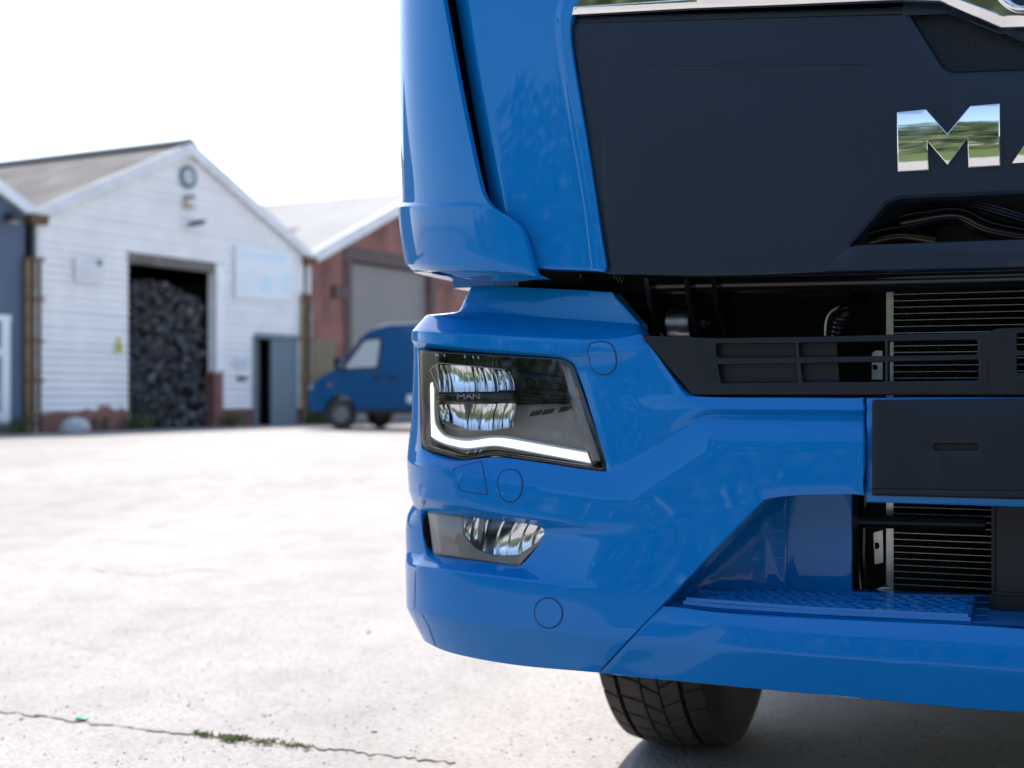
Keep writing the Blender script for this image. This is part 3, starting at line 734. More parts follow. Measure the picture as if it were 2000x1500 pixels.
# letters
MZ = SCAB.pt(1850, 258).z
def tl(c): return Vector((c.x, c.y+1.5*(c.z-MZ)**2, c.z))
Mp = [(1447,485),(1575,472),(1667,578),(1765,458),(1895,447),(1897,718),(1757,727),(1755,600),(1668,716),(1580,612),(1587,737),(1450,745)]
Mp = [(1100+x/2.2222, y/2.2222) for x, y in Mp]
panel('letter_m', [Mp], SCAB, .011, .012, 'chrome', truck, ch=2.2, chd=.002, post=tl, ang=25, cuty=8)
za, zb = SCAB.pt(1977, 320).z, SCAB.pt(1977, 320).z+(SCAB.pt(1800, 212).z-SCAB.pt(1800, 334).z)
hw = abs(SCAB.pt(1977, 320).x)
def letter(name, pts, holes=()):
    bm = bmesh.new(); rs = []
    yy = SCAB.at_x(0, 300).y-.011
    loops = [pts]+list(holes)
    for L in loops:
        rs.append(([bm.verts.new((x, yy, z)) for x, z in L], [bm.verts.new((x, yy+.012, z)) for x, z in L]))
        n = len(L)
        for i in range(n): bm.faces.new((rs[-1][0][i], rs[-1][0][(i+1) % n], rs[-1][1][(i+1) % n], rs[-1][1][i]))
    fl = [v for r_ in rs for v in r_[0]]
    for t in tessellate_polygon([[Vector((v.co.x, v.co.z, 0)) for v in r_[0]] for r_ in rs]): bm.faces.new([fl[i] for i in t])
    for Y in np.arange(za+.006, zb, .006): bmesh.ops.bisect_plane(bm, geom=bm.verts[:]+bm.edges[:]+bm.faces[:], plane_co=(0, 0, Y), plane_no=(0, 0, 1), dist=1e-5)
    for v in bm.verts: v.co = tl(v.co)
    return from_bm(name, bm, 'chrome', truck, recalc=True, ang=25)
hA = zb-za
letter('letter_a', [(-hw, za), (-hw*.25, zb), (hw*.25, zb), (hw, za), (hw*.6, za), (hw*.46, za+hA*.26), (-hw*.46, za+hA*.26), (-hw*.6, za)], [[(-hw*.32, za+hA*.44), (0, za+hA*.8), (hw*.32, za+hA*.44)]])
xn = hw+.012; wn = hw*1.8
letter('letter_n', [(xn, za), (xn, zb), (xn+wn*.3, zb), (xn+wn*.68, za+hA*.45), (xn+wn*.68, zb), (xn+wn, zb), (xn+wn, za), (xn+wn*.7, za), (xn+wn*.32, za+hA*.55), (xn+wn*.32, za)])
# ---- corner panel of the cab
CP = [  # rows of columns: left return, crease, mid, flange outer, flange top, inner edge
 [(811,-300,-.028),(838,-300,0),(980,-300,0),(1190,-300,.0),(1205,-300,.010),(1265,-300,.010)],
 [(870,-60,-.028),(896,-60,0),(985,-60,0),(1105,-60,0),(1118,-60,.010),(1165,-60,.010)],
 [(889,0,-.028),(915,0,0),(990,0,0),(1084,14,0),(1098,18,.011),(1128,14,.010)],
 [(895,36,-.028),(920,40,0),(995,45,0),(1083,50,0),(1092,50,.011),(1109,44,.010)],
 [(908,120,-.028),(932,120,0),(1005,130,0),(1091,125,0),(1102,128,.011),(1121,128,.010)],
 [(933,260,-.028),(957,260,0),(1030,270,0),(1116,255,0),(1127,255,.011),(1144,262,.010)],
 [(960,405,-.028),(985,400,0),(1060,410,0),(1142,400,0),(1153,402,.011),(1167,412,.010)],
 [(975,480,-.028),(998,480,0),(1072,480,0),(1152,490,0),(1163,492,.011),(1178,492,.010)],
 [(983,524,-.028),(1006,524,0),(1080,526,0),(1156,529,0),(1168,530,.011),(1187,534,.010)]]
corner = loft('corner_panel', [[SCAB.pt(*c) for c in r] for r in CP], 'paint', truck, crow={}, ccol={1: .95, 3: .9, 4: .95}, edge_depth=.035, lev=3)
mirrored(corner, truck)
# ---- side air deflector
DW = [ # y, silhouette offset, right edge (px,py), right offset
 (-420, .016, 796), (-200, .018, 830), (0, .0215, 866), (140, .0225, 891), (260, .0205, 915), (340, .017, 932), (380, .0155, 942), (396, .0155, 953), (403, .0235, 966), (415, .0235, 988), (432, .0225, 1013), (448, .021, 1022), (500, .013, 1038), (516, .008, 1043), (527, -.004, 1047)]
rows = []
for (y, o0, xr) in DW:
    r = [SCAB.sil(y, o0, .45), SCAB.sil(y, o0, .10), SCAB.sil(y, o0, 0)]
    pxs = SCAB.curve(o0)[1].min()
    yr = y + (6 if y >= 500 else 0)
    for t in (.12, .3, .5, .7, .86, 1.0):
        px = pxs+(xr-pxs)*t; yy = y+(yr-y)*t
        if y > 400 and t == 1.0: yy += 6
        r.append(SCAB.pt(px, yy, o0+(.022-o0)*t*.9 if y < 500 else o0*(1-t)+(.022+.0*t)*t))
    rows.append(r)
# underside
r = []
for p in rows[-1]: r.append(p+Vector((.01, .05, .002)))
rows.append(r)
defl = loft('air_deflector', rows, 'paint', truck, crow={7: .8, 8: .85, 12: .3, 13: .8, 14: .95}, ccol={}, edge_fn=lambda co: Vector((.003, .012, 0)), lev=2)
mirrored(defl, truck)
panel('deflector_foot', [[(852,528),(1000,528),(1040,528),(1073,545,2),(960,537),(962,551),(905,543)]], SCAB, -.02, .012, 'paint', defl, ch=1)
duct = panel('deflector_duct', [[(790,-420),(1000,-420),(1000,536),(850,520)]], SCAB, -.075, .004, 'void', truck)
panel('duct_bracket', [[(892,158,2),(911,158,2),(914,180,2),(895,178,2)]], SCAB, -.05, .02, 'satin', duct, ch=1)
panel('duct_bracket', [[(925,352,2),(946,354,2),(952,398,2),(930,396,2)]], SCAB, -.05, .02, 'satin', duct, ch=1)
mirrored(duct, truck)
# ---- cab shell behind the face
def shell():
    bm = bmesh.new(); hwid = WC-.02
    prof = [(.42, 1.20), (.30, 1.85), (.55, 3.1), (.95, 3.65), (1.75, 3.65), (1.75, 1.20)]
    a = [bm.verts.new((-hwid, y, z)) for y, z in prof]; b = [bm.verts.new((hwid, y, z)) for y, z in prof]; n = len(prof)
    bm.faces.new(a); bm.faces.new(b[::-1])
    for i in range(n): bm.faces.new((a[i], b[i], b[(i+1) % n], a[(i+1) % n]))
    bmesh.ops.bevel(bm, geom=bm.edges[:], offset=.05, segments=3, affect='EDGES')
    return from_bm('cab_shell', bm, 'paint', truck, recalc=True)
shell()
SW = Surf([(x, .27+.04*(x/1.2)**2) for x in np.linspace(1.1, -1.1, 60)])
def screen():
    bm = bmesh.new(); N = 20; a = []; b = []
    for i in range(N+1):
        x = -1.08+2.16*i/N; c = .05*(x/1.1)**2
        a.append(bm.verts.new((x, .20+c, 1.92))); b.append(bm.verts.new((x*.94, .46+c, 2.85)))
    for i in range(N): bm.faces.new((a[i], a[i+1], b[i+1], b[i]))
    from_bm('windscreen', bm, 'gloss_black', truck)
    bm = bmesh.new(); add_box(bm, -.84, .84, .12, .3, 1.66, 1.92); from_bm('scuttle_panel', bm, 'satin', truck)
screen()
# ---- what shows behind the openings
box('bay_wall', (-1.12, 1.12, .62, .66, .40, 1.2), 'void', truck); box('bay_wall', (-1.0, 1.0, .33, .36, 1.17, 1.62), 'void', truck)
box('bay_side', (-.99, -.96, .25, .64, .62, 1.19), 'void', truck); box('bay_side', (.96, .99, .25, .64, .62, 1.19), 'void', truck)
box('bay_roof', (-1.0, 1.0, .16, .64, 1.60, 1.62), 'void', truck)
PY = lambda px, py, y: plane_y(y).pt(px, py)
cz = PY(1500, 560, .24).z; xm = PY(1265, 560, .24).x
tube('cross_tube', [(xm, .24, PY(1265, 558, .24).z), (0, .24, PY(2090, 540, .24).z), (-xm, .24, PY(1265, 558, .24).z)], .020, 'gloss_black', truck, 20)
for px in (1268, 1345, 1398):
    a, b = PY(px, 545, .21), PY(px+14, 656, .21)
    bm = bmesh.new(); pr = [(.19, a.z), (.30, a.z), (.30, b.z), (.225, b.z), (.215, (a.z+b.z)/2)]
    L = [bm.verts.new((a.x+(b.x-a.x)*(0 if z > b.z+.01 else 1)-.004, y, z)) for y, z in pr]; Q = [bm.verts.new(v.co+Vector((.008, 0, 0))) for v in L]
    bm.faces.new(L); bm.faces.new(Q[::-1])
    for i in range(5): bm.faces.new((L[i], L[(i+1) % 5], Q[(i+1) % 5], Q[i]))
    from_bm('hinge_bracket', bm, 'gloss_black', truck, recalc=True)
a, b = PY(1303, 632, .27), PY(1352, 630, .27)
bm = bmesh.new(); add_tube(bm, [a, a+Vector((.004, 0, 0)), b-Vector((.002, 0, 0)), b], [.022, .027, .027, .025], 28); from_bm('pivot_bush', bm, 'steel', truck, recalc=True, ang=50)
a = PY(1352, 632, .26); bolt = tube('pivot_bolt', [a, a+Vector((.034, 0, 0))], .004, 'gloss_black', truck)
tube('nut', [a+Vector((.018, 0, 0)), a+Vector((.027, 0, 0))], .0085, 'steel', bolt, 6)
# air spring seen under the cab corner
for k in range(4):
    c = PY(1180, 533, .3); bm = bmesh.new(); ring = [c+Vector((math.cos(t)*(.022+.007*k), -.004*k, math.sin(t)*(.022+.007*k))) for t in np.linspace(0, 6.283, 28)]
    add_tube(bm, ring, .0022, 6, cap=False); from_bm('spring_coil', bm, 'gloss_black', truck, recalc=True)
hose = tube('coolant_hose', [PY(1632, 668, .30), PY(1636, 640, .30), PY(1648, 612, .30), PY(1672, 590, .33), PY(1690, 570, .36)], .014, 'gloss_black', truck)
for k in range(6):
    p = PY(1630+k*2.6, 662-k*8.5, .30); bm = bmesh.new()
    add_tube(bm, [p+Vector((math.cos(t)*.0165, math.sin(t)*.0165, -math.cos(t)*.004)) for t in np.linspace(0, 6.283, 20)], .0024, 6, cap=False); from_bm('hose_rib', bm, 'gloss_black', hose, recalc=True)
tube('coolant_pipe', [PY(1613, 665, .30), PY(1613, 635, .30), PY(1619, 614, .30), PY(1634, 602, .30), PY(1650, 599, .31)], .0035, 'alu', truck, 10)
tube('drain_pipe', [PY(1700, 1180, .33), PY(1706, 1160, .33), PY(1720, 1150, .33), PY(1738, 1149, .33)], .006, 'alu', truck, 10)
tube('intake_hose', [PY(1760, 436, .24), PY(1790, 430, .24), PY(1870, 420, .24), PY(1930, 446, .24), PY(2010, 462, .24)], .017, 'gloss_black', truck, 14)
tube('hose_clamp', [PY(1766, 435, .24), PY(1802, 428, .24)], .0195, 'gloss_black', bpy.data.objects['intake_hose'], 16)
tube('intake_hose', [PY(1700, 470, .28), PY(1760, 458, .28), PY(1830, 468, .28)], .022, 'gloss_black', truck, 14)
for k in range(3): tube('bay_cable', [PY(1820, 398+k*4, .3), PY(1900, 396+k*5, .29), PY(1970, 412+k*6, .28), PY(2050, 440+k*5, .28)], .003, 'gloss_black', truck, 6)
# radiator
yR = .34; xL = PY(1746, 900, yR).x; xH = PY(1732, 900, yR).x; XR = .45; zt, zb_ = PY(1800, 545, yR).z, PY(1800, 1200, yR).z
rad = box('radiator', (xL, XR, yR+.03, yR+.04, zb_, zt), 'void', truck)
box('header_tank', (xH, xL, yR-.012, yR+.03, zb_, zt), 'alu', rad, .003)
pitch = 12.55*PY(1800, 900, yR).z*0+12.55*proj(xL, yR)[1]/FP
nt_ = int((zt-zb_)/pitch); tme = None
for k in range(nt_):
    z = zb_+pitch*(k+.5)
    if tme is None:
        bm = bmesh.new(); add_box(bm, xL, XR, yR-.004, yR+.03, -.0006, .0006); o = from_bm('radiator_tube', bm, 'tube_alu', rad, smooth=False); tme = o.data; o.location.z = z
    else: o = link('radiator_tube', tme, rad); o.location.z = z
bm = bmesh.new(); fp = .0024
for k in range(nt_+1):
    z0 = zb_+pitch*(k-.5)+.001; z1 = z0+pitch-.002; x = xL+.001; up_ = True; prev = None
    while x < XR-.02:
        z = z1 if up_ else z0; c = (bm.verts.new((x, yR, z)), bm.verts.new((x, yR+.012, z)))
        if prev: bm.faces.new((prev[0], c[0], c[1], prev[1]))
        prev = c; up_ = not up_; x += fp
o = from_bm('radiator_fin', bm, 'fin', rad, smooth=False); o['kind'] = 'stuff'
bp_ = PY(1714, 1070, yR-.01)
panel('radiator_bracket', [[(1705,1040,3),(1725,1034,3),(1726,1100,3),(1708,1103,3)], ell(1712, 1066, 5, 6, 12)], plane_y(yR-.01), 0, .003, 'alu', rad, ch=1)
panel('radiator_bracket', [[(1702,690,3),(1709,684,3),(1724,684,3),(1724,742),(1702,742)], ell(1709, 717, 5, 5, 12)], plane_y(yR-.01), 0, .003, 'alu', rad, ch=1)
tube('lower_bar_tube', [PY(1672, 1018, .27), PY(1925, 1024, .27)], .0115, 'black', truck, 16)
box('tube_end', (PY(1664, 1018, .27).x, PY(1676, 1018, .27).x, .255, .285, PY(1664, 1030, .27).z, PY(1664, 1004, .27).z), 'black', truck, .003)
a = PY(1936, 1190, .16); bm = bmesh.new()
add_box(bm, a.x, -a.x*.0+.02, .16, .24, PY(1936, 1190, .16).z, PY(1936, 980, .16).z); bmesh.ops.bevel(bm, geom=bm.edges[:], offset=.008, segments=3, affect='EDGES'); from_bm('tow_bracket', bm, 'black', truck, recalc=True)
box('tow_foot', (a.x-.003, .022, .15, .24, PY(1936, 1196, .15).z, PY(1936, 1156, .15).z), 'black', truck, .006)
tube('bay_pipe', [PY(1690, 1170, .36), PY(1686, 1080, .36), PY(1690, 960, .36)], .010, 'gloss_black', truck, 10)
# ---- wheel
WR, WYC = .55, 1.52
def px2x(px, y):      # truck x at given depth
    k = (px-1000)/FP; return (k*(OY+CT*y)-OX-ST*y)/(CT+ST*k)
xo = px2x(1164, 1.04); xi = px2x(1381, 1.12)
xc_ = (xo+xi)/2; TW = xi-xo
wheel = empty('wheel', (xc_, WYC, WR), 0, truck)
def lathe(name, prof, m, parent, seg=72):
    bm = bmesh.new(); rings = []
    for k in range(seg):
        a = 2*math.pi*k/seg; rings.append([bm.verts.new((x, r*math.cos(a), r*math.sin(a))) for x, r in prof])
    for k in range(seg):
        A, B = rings[k], rings[(k+1) % seg]
        for i in range(len(prof)-1): bm.faces.new((A[i], A[i+1], B[i+1], B[i]))
    return from_bm(name, bm, m, parent, recalc=True, ang=40)
h2 = TW/2
lathe('tyre', [(-h2+.03, .30), (-h2-.005, .36), (-h2-.022, .43), (-h2-.012, .49), (-h2+.002, .512), (-h2*.6, .515), (0, .516), (h2*.6, .515), (h2-.002, .512), (h2+.012, .49), (h2+.022, .43), (h2+.005, .36), (h2-.03, .30)], 'rubber', wheel)
lathe('rim', [(-h2+.035, .302), (-h2+.03, .27), (-h2+.10, .25), (-h2+.11, .16), (-h2+.05, .14), (-h2+.04, .02), (-h2+.06, 0.001)], 'rim', wheel)
lathe('brake_drum', [(h2-.03, .302), (h2-.03, .27), (h2-.10, .25), (h2-.10, .21), (h2-.02, .20), (h2-.02, .05), (h2+.3, .05), (h2+.3, .001)], 'gloss_black', wheel)
tread_me = {}
ribs = [ # x0,x1 fractions of tread, blocks, skew, phase
 (.00, .155, 46, .25, 0.0), (.195, .40, 46, .30, .1), (.413, .575, 46, .42, .55), (.588, .775, 46, -.55, .2), (.82, 1.0, 46, -.12, .5)]
def blk(x0, x1, da, skew):
    bm = bmesh.new(); N = 3; lay = []
    for (r, ins) in ((.512, 0), (.529, 0), (.531, .0016)):
        row = []
        for i in range(N+1):
            row2 = []
            for s_ in (0, 1):
                xx = x0+ins if s_ == 0 else x1-ins
                aa = (-.5+i/N)*(da-2*ins/.53)+skew*da*(s_-.5)
                rr = r-(.010 if (abs(xx) > h2*.93) else .004*(abs(xx)/h2)**3)
                row2.append(bm.verts.new((xx, -rr*math.sin(aa), rr*math.cos(aa))))
            row.append(row2)
        lay.append(row)
    top = lay[-1]
    for i in range(N): bm.faces.new((top[i][0], top[i+1][0], top[i+1][1], top[i][1]))
    for a, b in zip(lay, lay[1:]):
        for i in range(N):
            bm.faces.new((a[i][0], a[i+1][0], b[i+1][0], b[i][0])); bm.faces.new((a[i+1][1], a[i][1], b[i][1], b[i+1][1]))
        bm.faces.new((a[0][1], a[0][0], b[0][0], b[0][1])); bm.faces.new((a[N][0], a[N][1], b[N][1], b[N][0]))
    bmesh.ops.recalc_face_normals(bm, faces=bm.faces[:])
    me = bpy.data.meshes.new('tread_block'); bm.to_mesh(me); bm.free(); me.materials.append(M['rubber']); return me
def tread_blocks(wh):
    for ri, (f0, f1, nb, sk, ph) in enumerate(ribs):
        gap = .009/.53
        if ri not in tread_me: tread_me[ri] = blk(-h2+TW*f0, -h2+TW*f1, 2*math.pi/nb-gap*1.0, sk)
        for k in range(nb):
            o = bpy.data.objects.new('tread_block', tread_me[ri]); COL.objects.link(o); o.parent = wh; o.rotation_euler = (2*math.pi*(k+ph)/nb, 0, 0)
tread_blocks(wheel); wheel.scale = (1, WR/.531, WR/.531)
wheel_r = empty('wheel', (-xc_, WYC, WR), 0, truck); wheel_r.scale = (1, WR/.531, WR/.531)
for ch in [c for c in wheel.children if c.name.split('.')[0] in ('tyre', 'rim', 'brake_drum')]:
    d = bpy.data.objects.new(ch.name.split('.')[0], ch.data); COL.objects.link(d); d.parent = wheel_r; d.scale = (-1, 1, 1)
tube('front_axle', [(xc_, WYC, .50), (xc_+.2, WYC, .42), (-xc_-.2, WYC, .42), (-xc_, WYC, .50)], .05, 'gloss_black', truck)
for sx in (-.42, .42): box('chassis_rail', (sx-.04, sx+.04, .66, 5.5, .80, 1.06), 'gloss_black', truck, .01)

def engine_shade():  # unseen block added under the cab to shade the ground
    bm = bmesh.new(); prof = [(-.50, 1.18), (-.52, .80), (-.36, .62), (-.34, .34), (.34, .34), (.36, .62), (.52, .80), (.50, 1.18)]
    a = [bm.verts.new((x, .75, z)) for x, z in prof]; b = [bm.verts.new((x, 2.5, z)) for x, z in prof]; n = len(prof); bm.faces.new(a); bm.faces.new(b[::-1])
    for i in range(n): bm.faces.new((a[i], b[i], b[(i+1) % n], a[(i+1) % n]))
    bmesh.ops.bevel(bm, geom=bm.edges[:], offset=.03, segments=2, affect='EDGES'); return from_bm('engine_shade_block', bm, 'gloss_black', truck, recalc=True)
engine_shade()
box('cab_floor', (-1.15, 1.15, .45, 1.74, 1.16, 1.195), 'void', truck)
for sx in (-1, 1):
    bm = bmesh.new(); x0, x1 = sorted((sx*.56, sx*.60)); add_box(bm, x0, x1, .78, 2.1, .62, 1.15); from_bm('arch_shade_panel', bm, 'black', truck)  # unseen panels added to shade the ground inside the wheels

for sx in (-1, 1):
    bm = bmesh.new(); x0, x1 = sorted((sx*.45, sx*1.06)); add_box(bm, x0, x1, 2.10, 4.6, .34, 1.20); bmesh.ops.bevel(bm, geom=[e for e in bm.edges if abs(e.verts[0].co.y-e.verts[1].co.y) > .5], offset=.06, segments=4, affect='EDGES'); from_bm('side_shade_box', bm, 'alu', truck, recalc=True)  # unseen boxes added to keep the sun off the ground under the truck
box('rear_shade_deck', (-1.0, 1.0, 1.95, 5.4, 1.24, 1.34), 'gloss_black', truck, .01)  # unseen deck added to block sun coming in behind the cab
box('mid_shade_box', (-.46, .46, 2.5, 4.4, .36, 1.2), 'gloss_black', truck, .06)  # unseen box added between the side ones to darken the ground below

box('front_shade_tray', (-.6, .6, .2, 1.0, .50, .515), 'black', truck)  # unseen tray added to cut the light entering below the bumper
# ================================================================== BACKGROUND: row of sheds along one line
FA = Vector((-9.6, 27.0, 0)); FB = Vector((-5.43, 34.6, 0)); FU = (FB-FA).normalized(); FL = (FB-FA).length
FN = Vector((FU.y, -FU.x, 0)); GZ = .17                 # facade normal towards the yard, ground level at the sheds
FROT = math.atan2(FU.y, FU.x)
def fs(px):                                            # distance along the facade for a photo column
    k = (px-1000)/FP; return (k*FA.y-FA.x)/(FU.x-k*FU.y)
def fz(px, py):                                        # height above shed ground
    s = fs(px); d = FA.y+FU.y*s; return CH-(py-HZ)*d/FP-GZ
# local frame of every shed: x along facade, y into the building, z up
def shed_root(name, s): 
    p = FA+FU*s; return empty(name, (p.x, p.y, GZ), FROT)
M['white_board'] = mat('white_cladding', (.90, .87, .84), .6, noise=(1.6, (.80, .78, .76), .7), bump=(3, .3, .02))
M['white_trim'] = mat('white_trim', (.78, .78, .78), .55, noise=(2, (.62, .61, .60), .8))
M['roof_grey'] = mat('cement_roof', (.25, .23, .215), .85, noise=(.9, (.10, .09, .085), .9, 10))
M['roof_white'] = mat('pale_roof', (.37, .365, .36), .8, noise=(.5, (.31, .30, .29), .8))
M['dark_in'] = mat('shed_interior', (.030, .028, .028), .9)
M['steel_beam'] = mat('brown_steel', (.10, .075, .06), .7, noise=(2, (.18, .16, .15), .8))
M['grey_wall'] = mat('blue_grey_render', (.105, .145, .205), .8, noise=(.8, (.085, .115, .165), .9), bump=(8, .3, .02))
M['door_grey'] = mat('grey_door', (.10, .15, .19), .5)
M['rust'] = mat('rusty_steel', (.20, .085, .03), .8, noise=(6, (.10, .05, .03), .9))
M['ochre'] = mat('ochre_paint', (.33, .20, .07), .7, noise=(5, (.20, .10, .04), .9))
M['cream'] = mat('cream_pipe', (.48, .40, .30), .6, noise=(5, (.30, .22, .15), .8))
M['dark_pipe'] = mat('dark_pipe', (.03, .03, .035), .6)
M['shutter'] = mat('taupe_shutter', (.20, .185, .18), .6, noise=(.7, (.23, .215, .205), .8))
M['brown'] = mat('brown_paint', (.075, .04, .04), .6)
def brick_mat(name, c1, c2, mortar, sc=1.0):
    m = bpy.data.materials.new(name); m.use_nodes = True; n = m.node_tree.nodes; l = m.node_tree.links; b = n['Principled BSDF']; b.inputs['Roughness'].default_value = .9
    tc = n.new('ShaderNodeTexCoord'); mp = n.new('ShaderNodeMapping'); mp.inputs['Rotation'].default_value = (R(-90), 0, 0); l.new(tc.outputs['Object'], mp.inputs[0])
    t = n.new('ShaderNodeTexBrick'); t.inputs['Scale'].default_value = 4.4*sc; t.inputs['Color1'].default_value = (*c1, 1); t.inputs['Color2'].default_value = (*c2, 1); t.inputs['Mortar'].default_value = (*mortar, 1); t.inputs['Mortar Size'].default_value = .02
    l.new(mp.outputs[0], t.inputs['Vector']); ns = n.new('ShaderNodeTexNoise'); ns.inputs['Scale'].default_value = 1.1; ns.inputs['Detail'].default_value = 6; l.new(tc.outputs['Object'], ns.inputs['Vector'])
    r = n.new('ShaderNodeValToRGB'); r.color_ramp.elements[0].position = .32; r.color_ramp.elements[0].color = (.42, .42, .45, 1); r.color_ramp.elements[1].position = .6; l.new(ns.outputs['Fac'], r.inputs[0])
    x = n.new('ShaderNodeMix'); x.data_type = 'RGBA'; x.blend_type = 'MULTIPLY'; x.inputs[0].default_value = .85; l.new(t.outputs['Color'], x.inputs[6]); l.new(r.outputs[0], x.inputs[7]); l.new(x.outputs[2], b.inputs['Base Color']); return m
M['brick'] = brick_mat('red_brick', (.26, .085, .065), (.33, .125, .095), (.24, .20, .18))
def prism(name, pts, y0, y1, m, parent, smooth=False):
    """polygon in local (x, z), extruded from y0 to y1"""
    if area2(pts) < 0: pts = pts[::-1]
    bm = bmesh.new(); a = [bm.verts.new((x, y0, z)) for x, z in pts]; b = [bm.verts.new((x, y1, z)) for x, z in pts]; n = len(pts)
    bm.faces.new(a); bm.faces.new(b[::-1])
    for i in range(n): bm.faces.new((a[i], b[i], b[(i+1) % n], a[(i+1) % n]))
    return from_bm(name, bm, m, parent, smooth=smooth, recalc=True)
def wall_sheet(name, outer, holes, y, th, m, parent):
    bm = bmesh.new(); loops = [outer]+list(holes); fr = []
    for L in loops:
        a = [bm.verts.new((x, y, z)) for x, z in L]; b = [bm.verts.new((x, y+th, z)) for x, z in L]; n = len(L); fr.append((a, b))
        for i in range(n): bm.faces.new((a[i], a[(i+1) % n], b[(i+1) % n], b[i]))
    for k in (0, 1):
        fl = [v for f in fr for v in f[k]]
        for t in tessellate_polygon([[Vector((v.co.x, v.co.z, 0)) for v in f[k]] for f in fr]): bm.faces.new([fl[i] for i in t])
    return from_bm(name, bm, m, parent, smooth=False, recalc=True)
def corrugated(name, x0, z0, x1, z1, depth, m, parent, pitch=.15, amp=.022, y0=-.12, th=.02):
    n = int((depth-y0)/pitch*4); bm = bmesh.new(); prev = None; d = Vector((x1-x0, z1-z0)).normalized(); nn = Vector((-d.y, d.x)); nn = nn if nn.y > 0 else -nn
    for i in range(n+1):
        y = y0+(depth-y0)*i/n; o_ = amp*math.cos(i*math.pi/2)
        v = [bm.verts.new((x0+nn.x*o_, y, z0+nn.y*o_)), bm.verts.new((x1+nn.x*o_, y, z1+nn.y*o_))]
        if prev: bm.faces.new((prev[0], prev[1], v[1], v[0]))
        prev = v
    return from_bm(name, bm, m, parent, ang=80)
# ---- white boarded shed
HE, HP = 4.48, 6.47
shed = shed_root('white_shed', 0); tag(shed, 'white boarded shed with a gable roof and an open doorway full of scrap', 'shed')
dL, dR, dT = fs(248), fs(416), fz(330, 503)             # big doorway
pL, pR, pT = fs(494), fs(580), fz(535, 657)              # small door
def gx(z):                                               # gable limits at height z
    if z <= HE: return 0, FL
    k = (z-HE)/(HP-HE)*FL/2; return k, FL-k
BP = .158; z = .42; random.seed(3)
while z < HP-.1:
    z1 = z+BP; a0, b0 = gx(z); a1, b1 = gx(min(z1, HP-.01)); spans = [(0, 1)]; segs = [(a0, b0)]
    for (l_, r_, t_, bt_) in ((dL, dR+.32, dT+.02, 0), (pL, pR, pT, 0)):
        if z+BP*.4 < t_:
            new = []
            for s0, s1 in segs:
                if s1 <= l_ or s0 >= r_: new.append((s0, s1)); continue
                if s0 < l_: new.append((s0, l_))
                if s1 > r_: new.append((r_, s1))
            segs = new
    for s0, s1 in segs:
        if z < .5 and (s1 < dL+.1 or dR < s0 < pL-.1): 
            if random.random() < .4: pass
        t0 = max(s0, a1) if s0 == a0 else s0; t1 = min(s1, b1) if s1 == b0 else s1
        if t1-t0 < .02: continue
        bm = bmesh.new(); th = .03; dz = random.uniform(-.008, .008)
        zm = z+BP*.38+dz; m0 = s0+(t0-s0)*.38; m1 = s1+(t1-s1)*.38
        P = [(s0, -.010, z+dz+.004), (s1, -.010, z+dz+.004), (m1, -.055, zm), (t1, -.006, z1+dz-.004), (t0, -.006, z1+dz-.004), (m0, -.055, zm)]
        a = [bm.verts.new(p) for p in P]; b = [bm.verts.new((p[0], .0, p[2])) for p in P]
        bm.faces.new((a[0], a[1], a[2], a[5])); bm.faces.new((a[5], a[2], a[3], a[4]))
        for i in range(6): bm.faces.new((a[i], b[i], b[(i+1) % 6], a[(i+1) % 6]))
        from_bm('cladding_board', bm, 'white_board', shed, smooth=False, recalc=True)
    z = z1
DEP = 22
wall_sheet('back_lining', [(0, .4), (dL, .4), (dL, dT), (dR+.3, dT), (dR+.3, .4), (pL, .4), (pL, pT), (pR, pT), (pR, .4), (FL, .4), (FL, HE), (FL/2, HP), (0, HE)], [], .005, .08, 'white_trim', shed)
wall_sheet('brick_base', [(0, -.1), (dL, -.1), (dL, .42), (dL*.9, .52), (dL*.86, .43), (dL*.74, .56), (dL*.66, .55), (dL*.62, .42), (dL*.5, .50), (dL*.42, .41), (dL*.2, .45), (0, .36)], [], -.075, .2, 'brick', shed)
prism('brick_base', [(dR+.32, -.1), (pL, -.1), (pL, .44), (dR+.32, .44)], -.03, .2, 'brick', shed)
prism('brick_base', [(pR, -.1), (FL, -.1), (FL, .44), (pR, .44)], -.03, .2, 'brick', shed)
prism('brick_pier', [(dR, -.1), (dR+.30, -.1), (dR+.30, 1.45), (dR+.24, 1.5), (dR, 1.3)], -.05, .25, 'brick', shed)
prism('door_post', [(dR+.05, 1.3), (dR+.34, 1.4), (dR+.34, dT-.05), (dR+.05, dT-.02)], -.07, .2, 'white_board', shed)
prism('lintel', [(dL-.05, dT-.22), (dR+.1, dT-.22), (dR+.1, dT+.03), (dL-.05, dT+.03)], -.02, .25, 'steel_beam', shed)
prism('door_post', [(dL-.06, 0), (dL+.06, 0), (dL+.06, dT-.2), (dL-.06, dT-.2)], .02, .25, 'steel_beam', shed)
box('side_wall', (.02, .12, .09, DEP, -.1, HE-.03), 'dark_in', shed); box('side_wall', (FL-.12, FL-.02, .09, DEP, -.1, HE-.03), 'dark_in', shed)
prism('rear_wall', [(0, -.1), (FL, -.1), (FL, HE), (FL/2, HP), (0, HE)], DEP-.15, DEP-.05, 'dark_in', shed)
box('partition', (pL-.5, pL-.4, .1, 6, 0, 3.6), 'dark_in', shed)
k_ = (HP-HE)/(FL/2); eo = .22
corrugated('roof_slope', -eo, HE-eo*k_+.12, FL/2, HP+.12, DEP, 'roof_grey', shed)
corrugated('roof_slope', FL+eo, HE-eo*k_+.12, FL/2, HP+.12, DEP, 'roof_grey', shed)
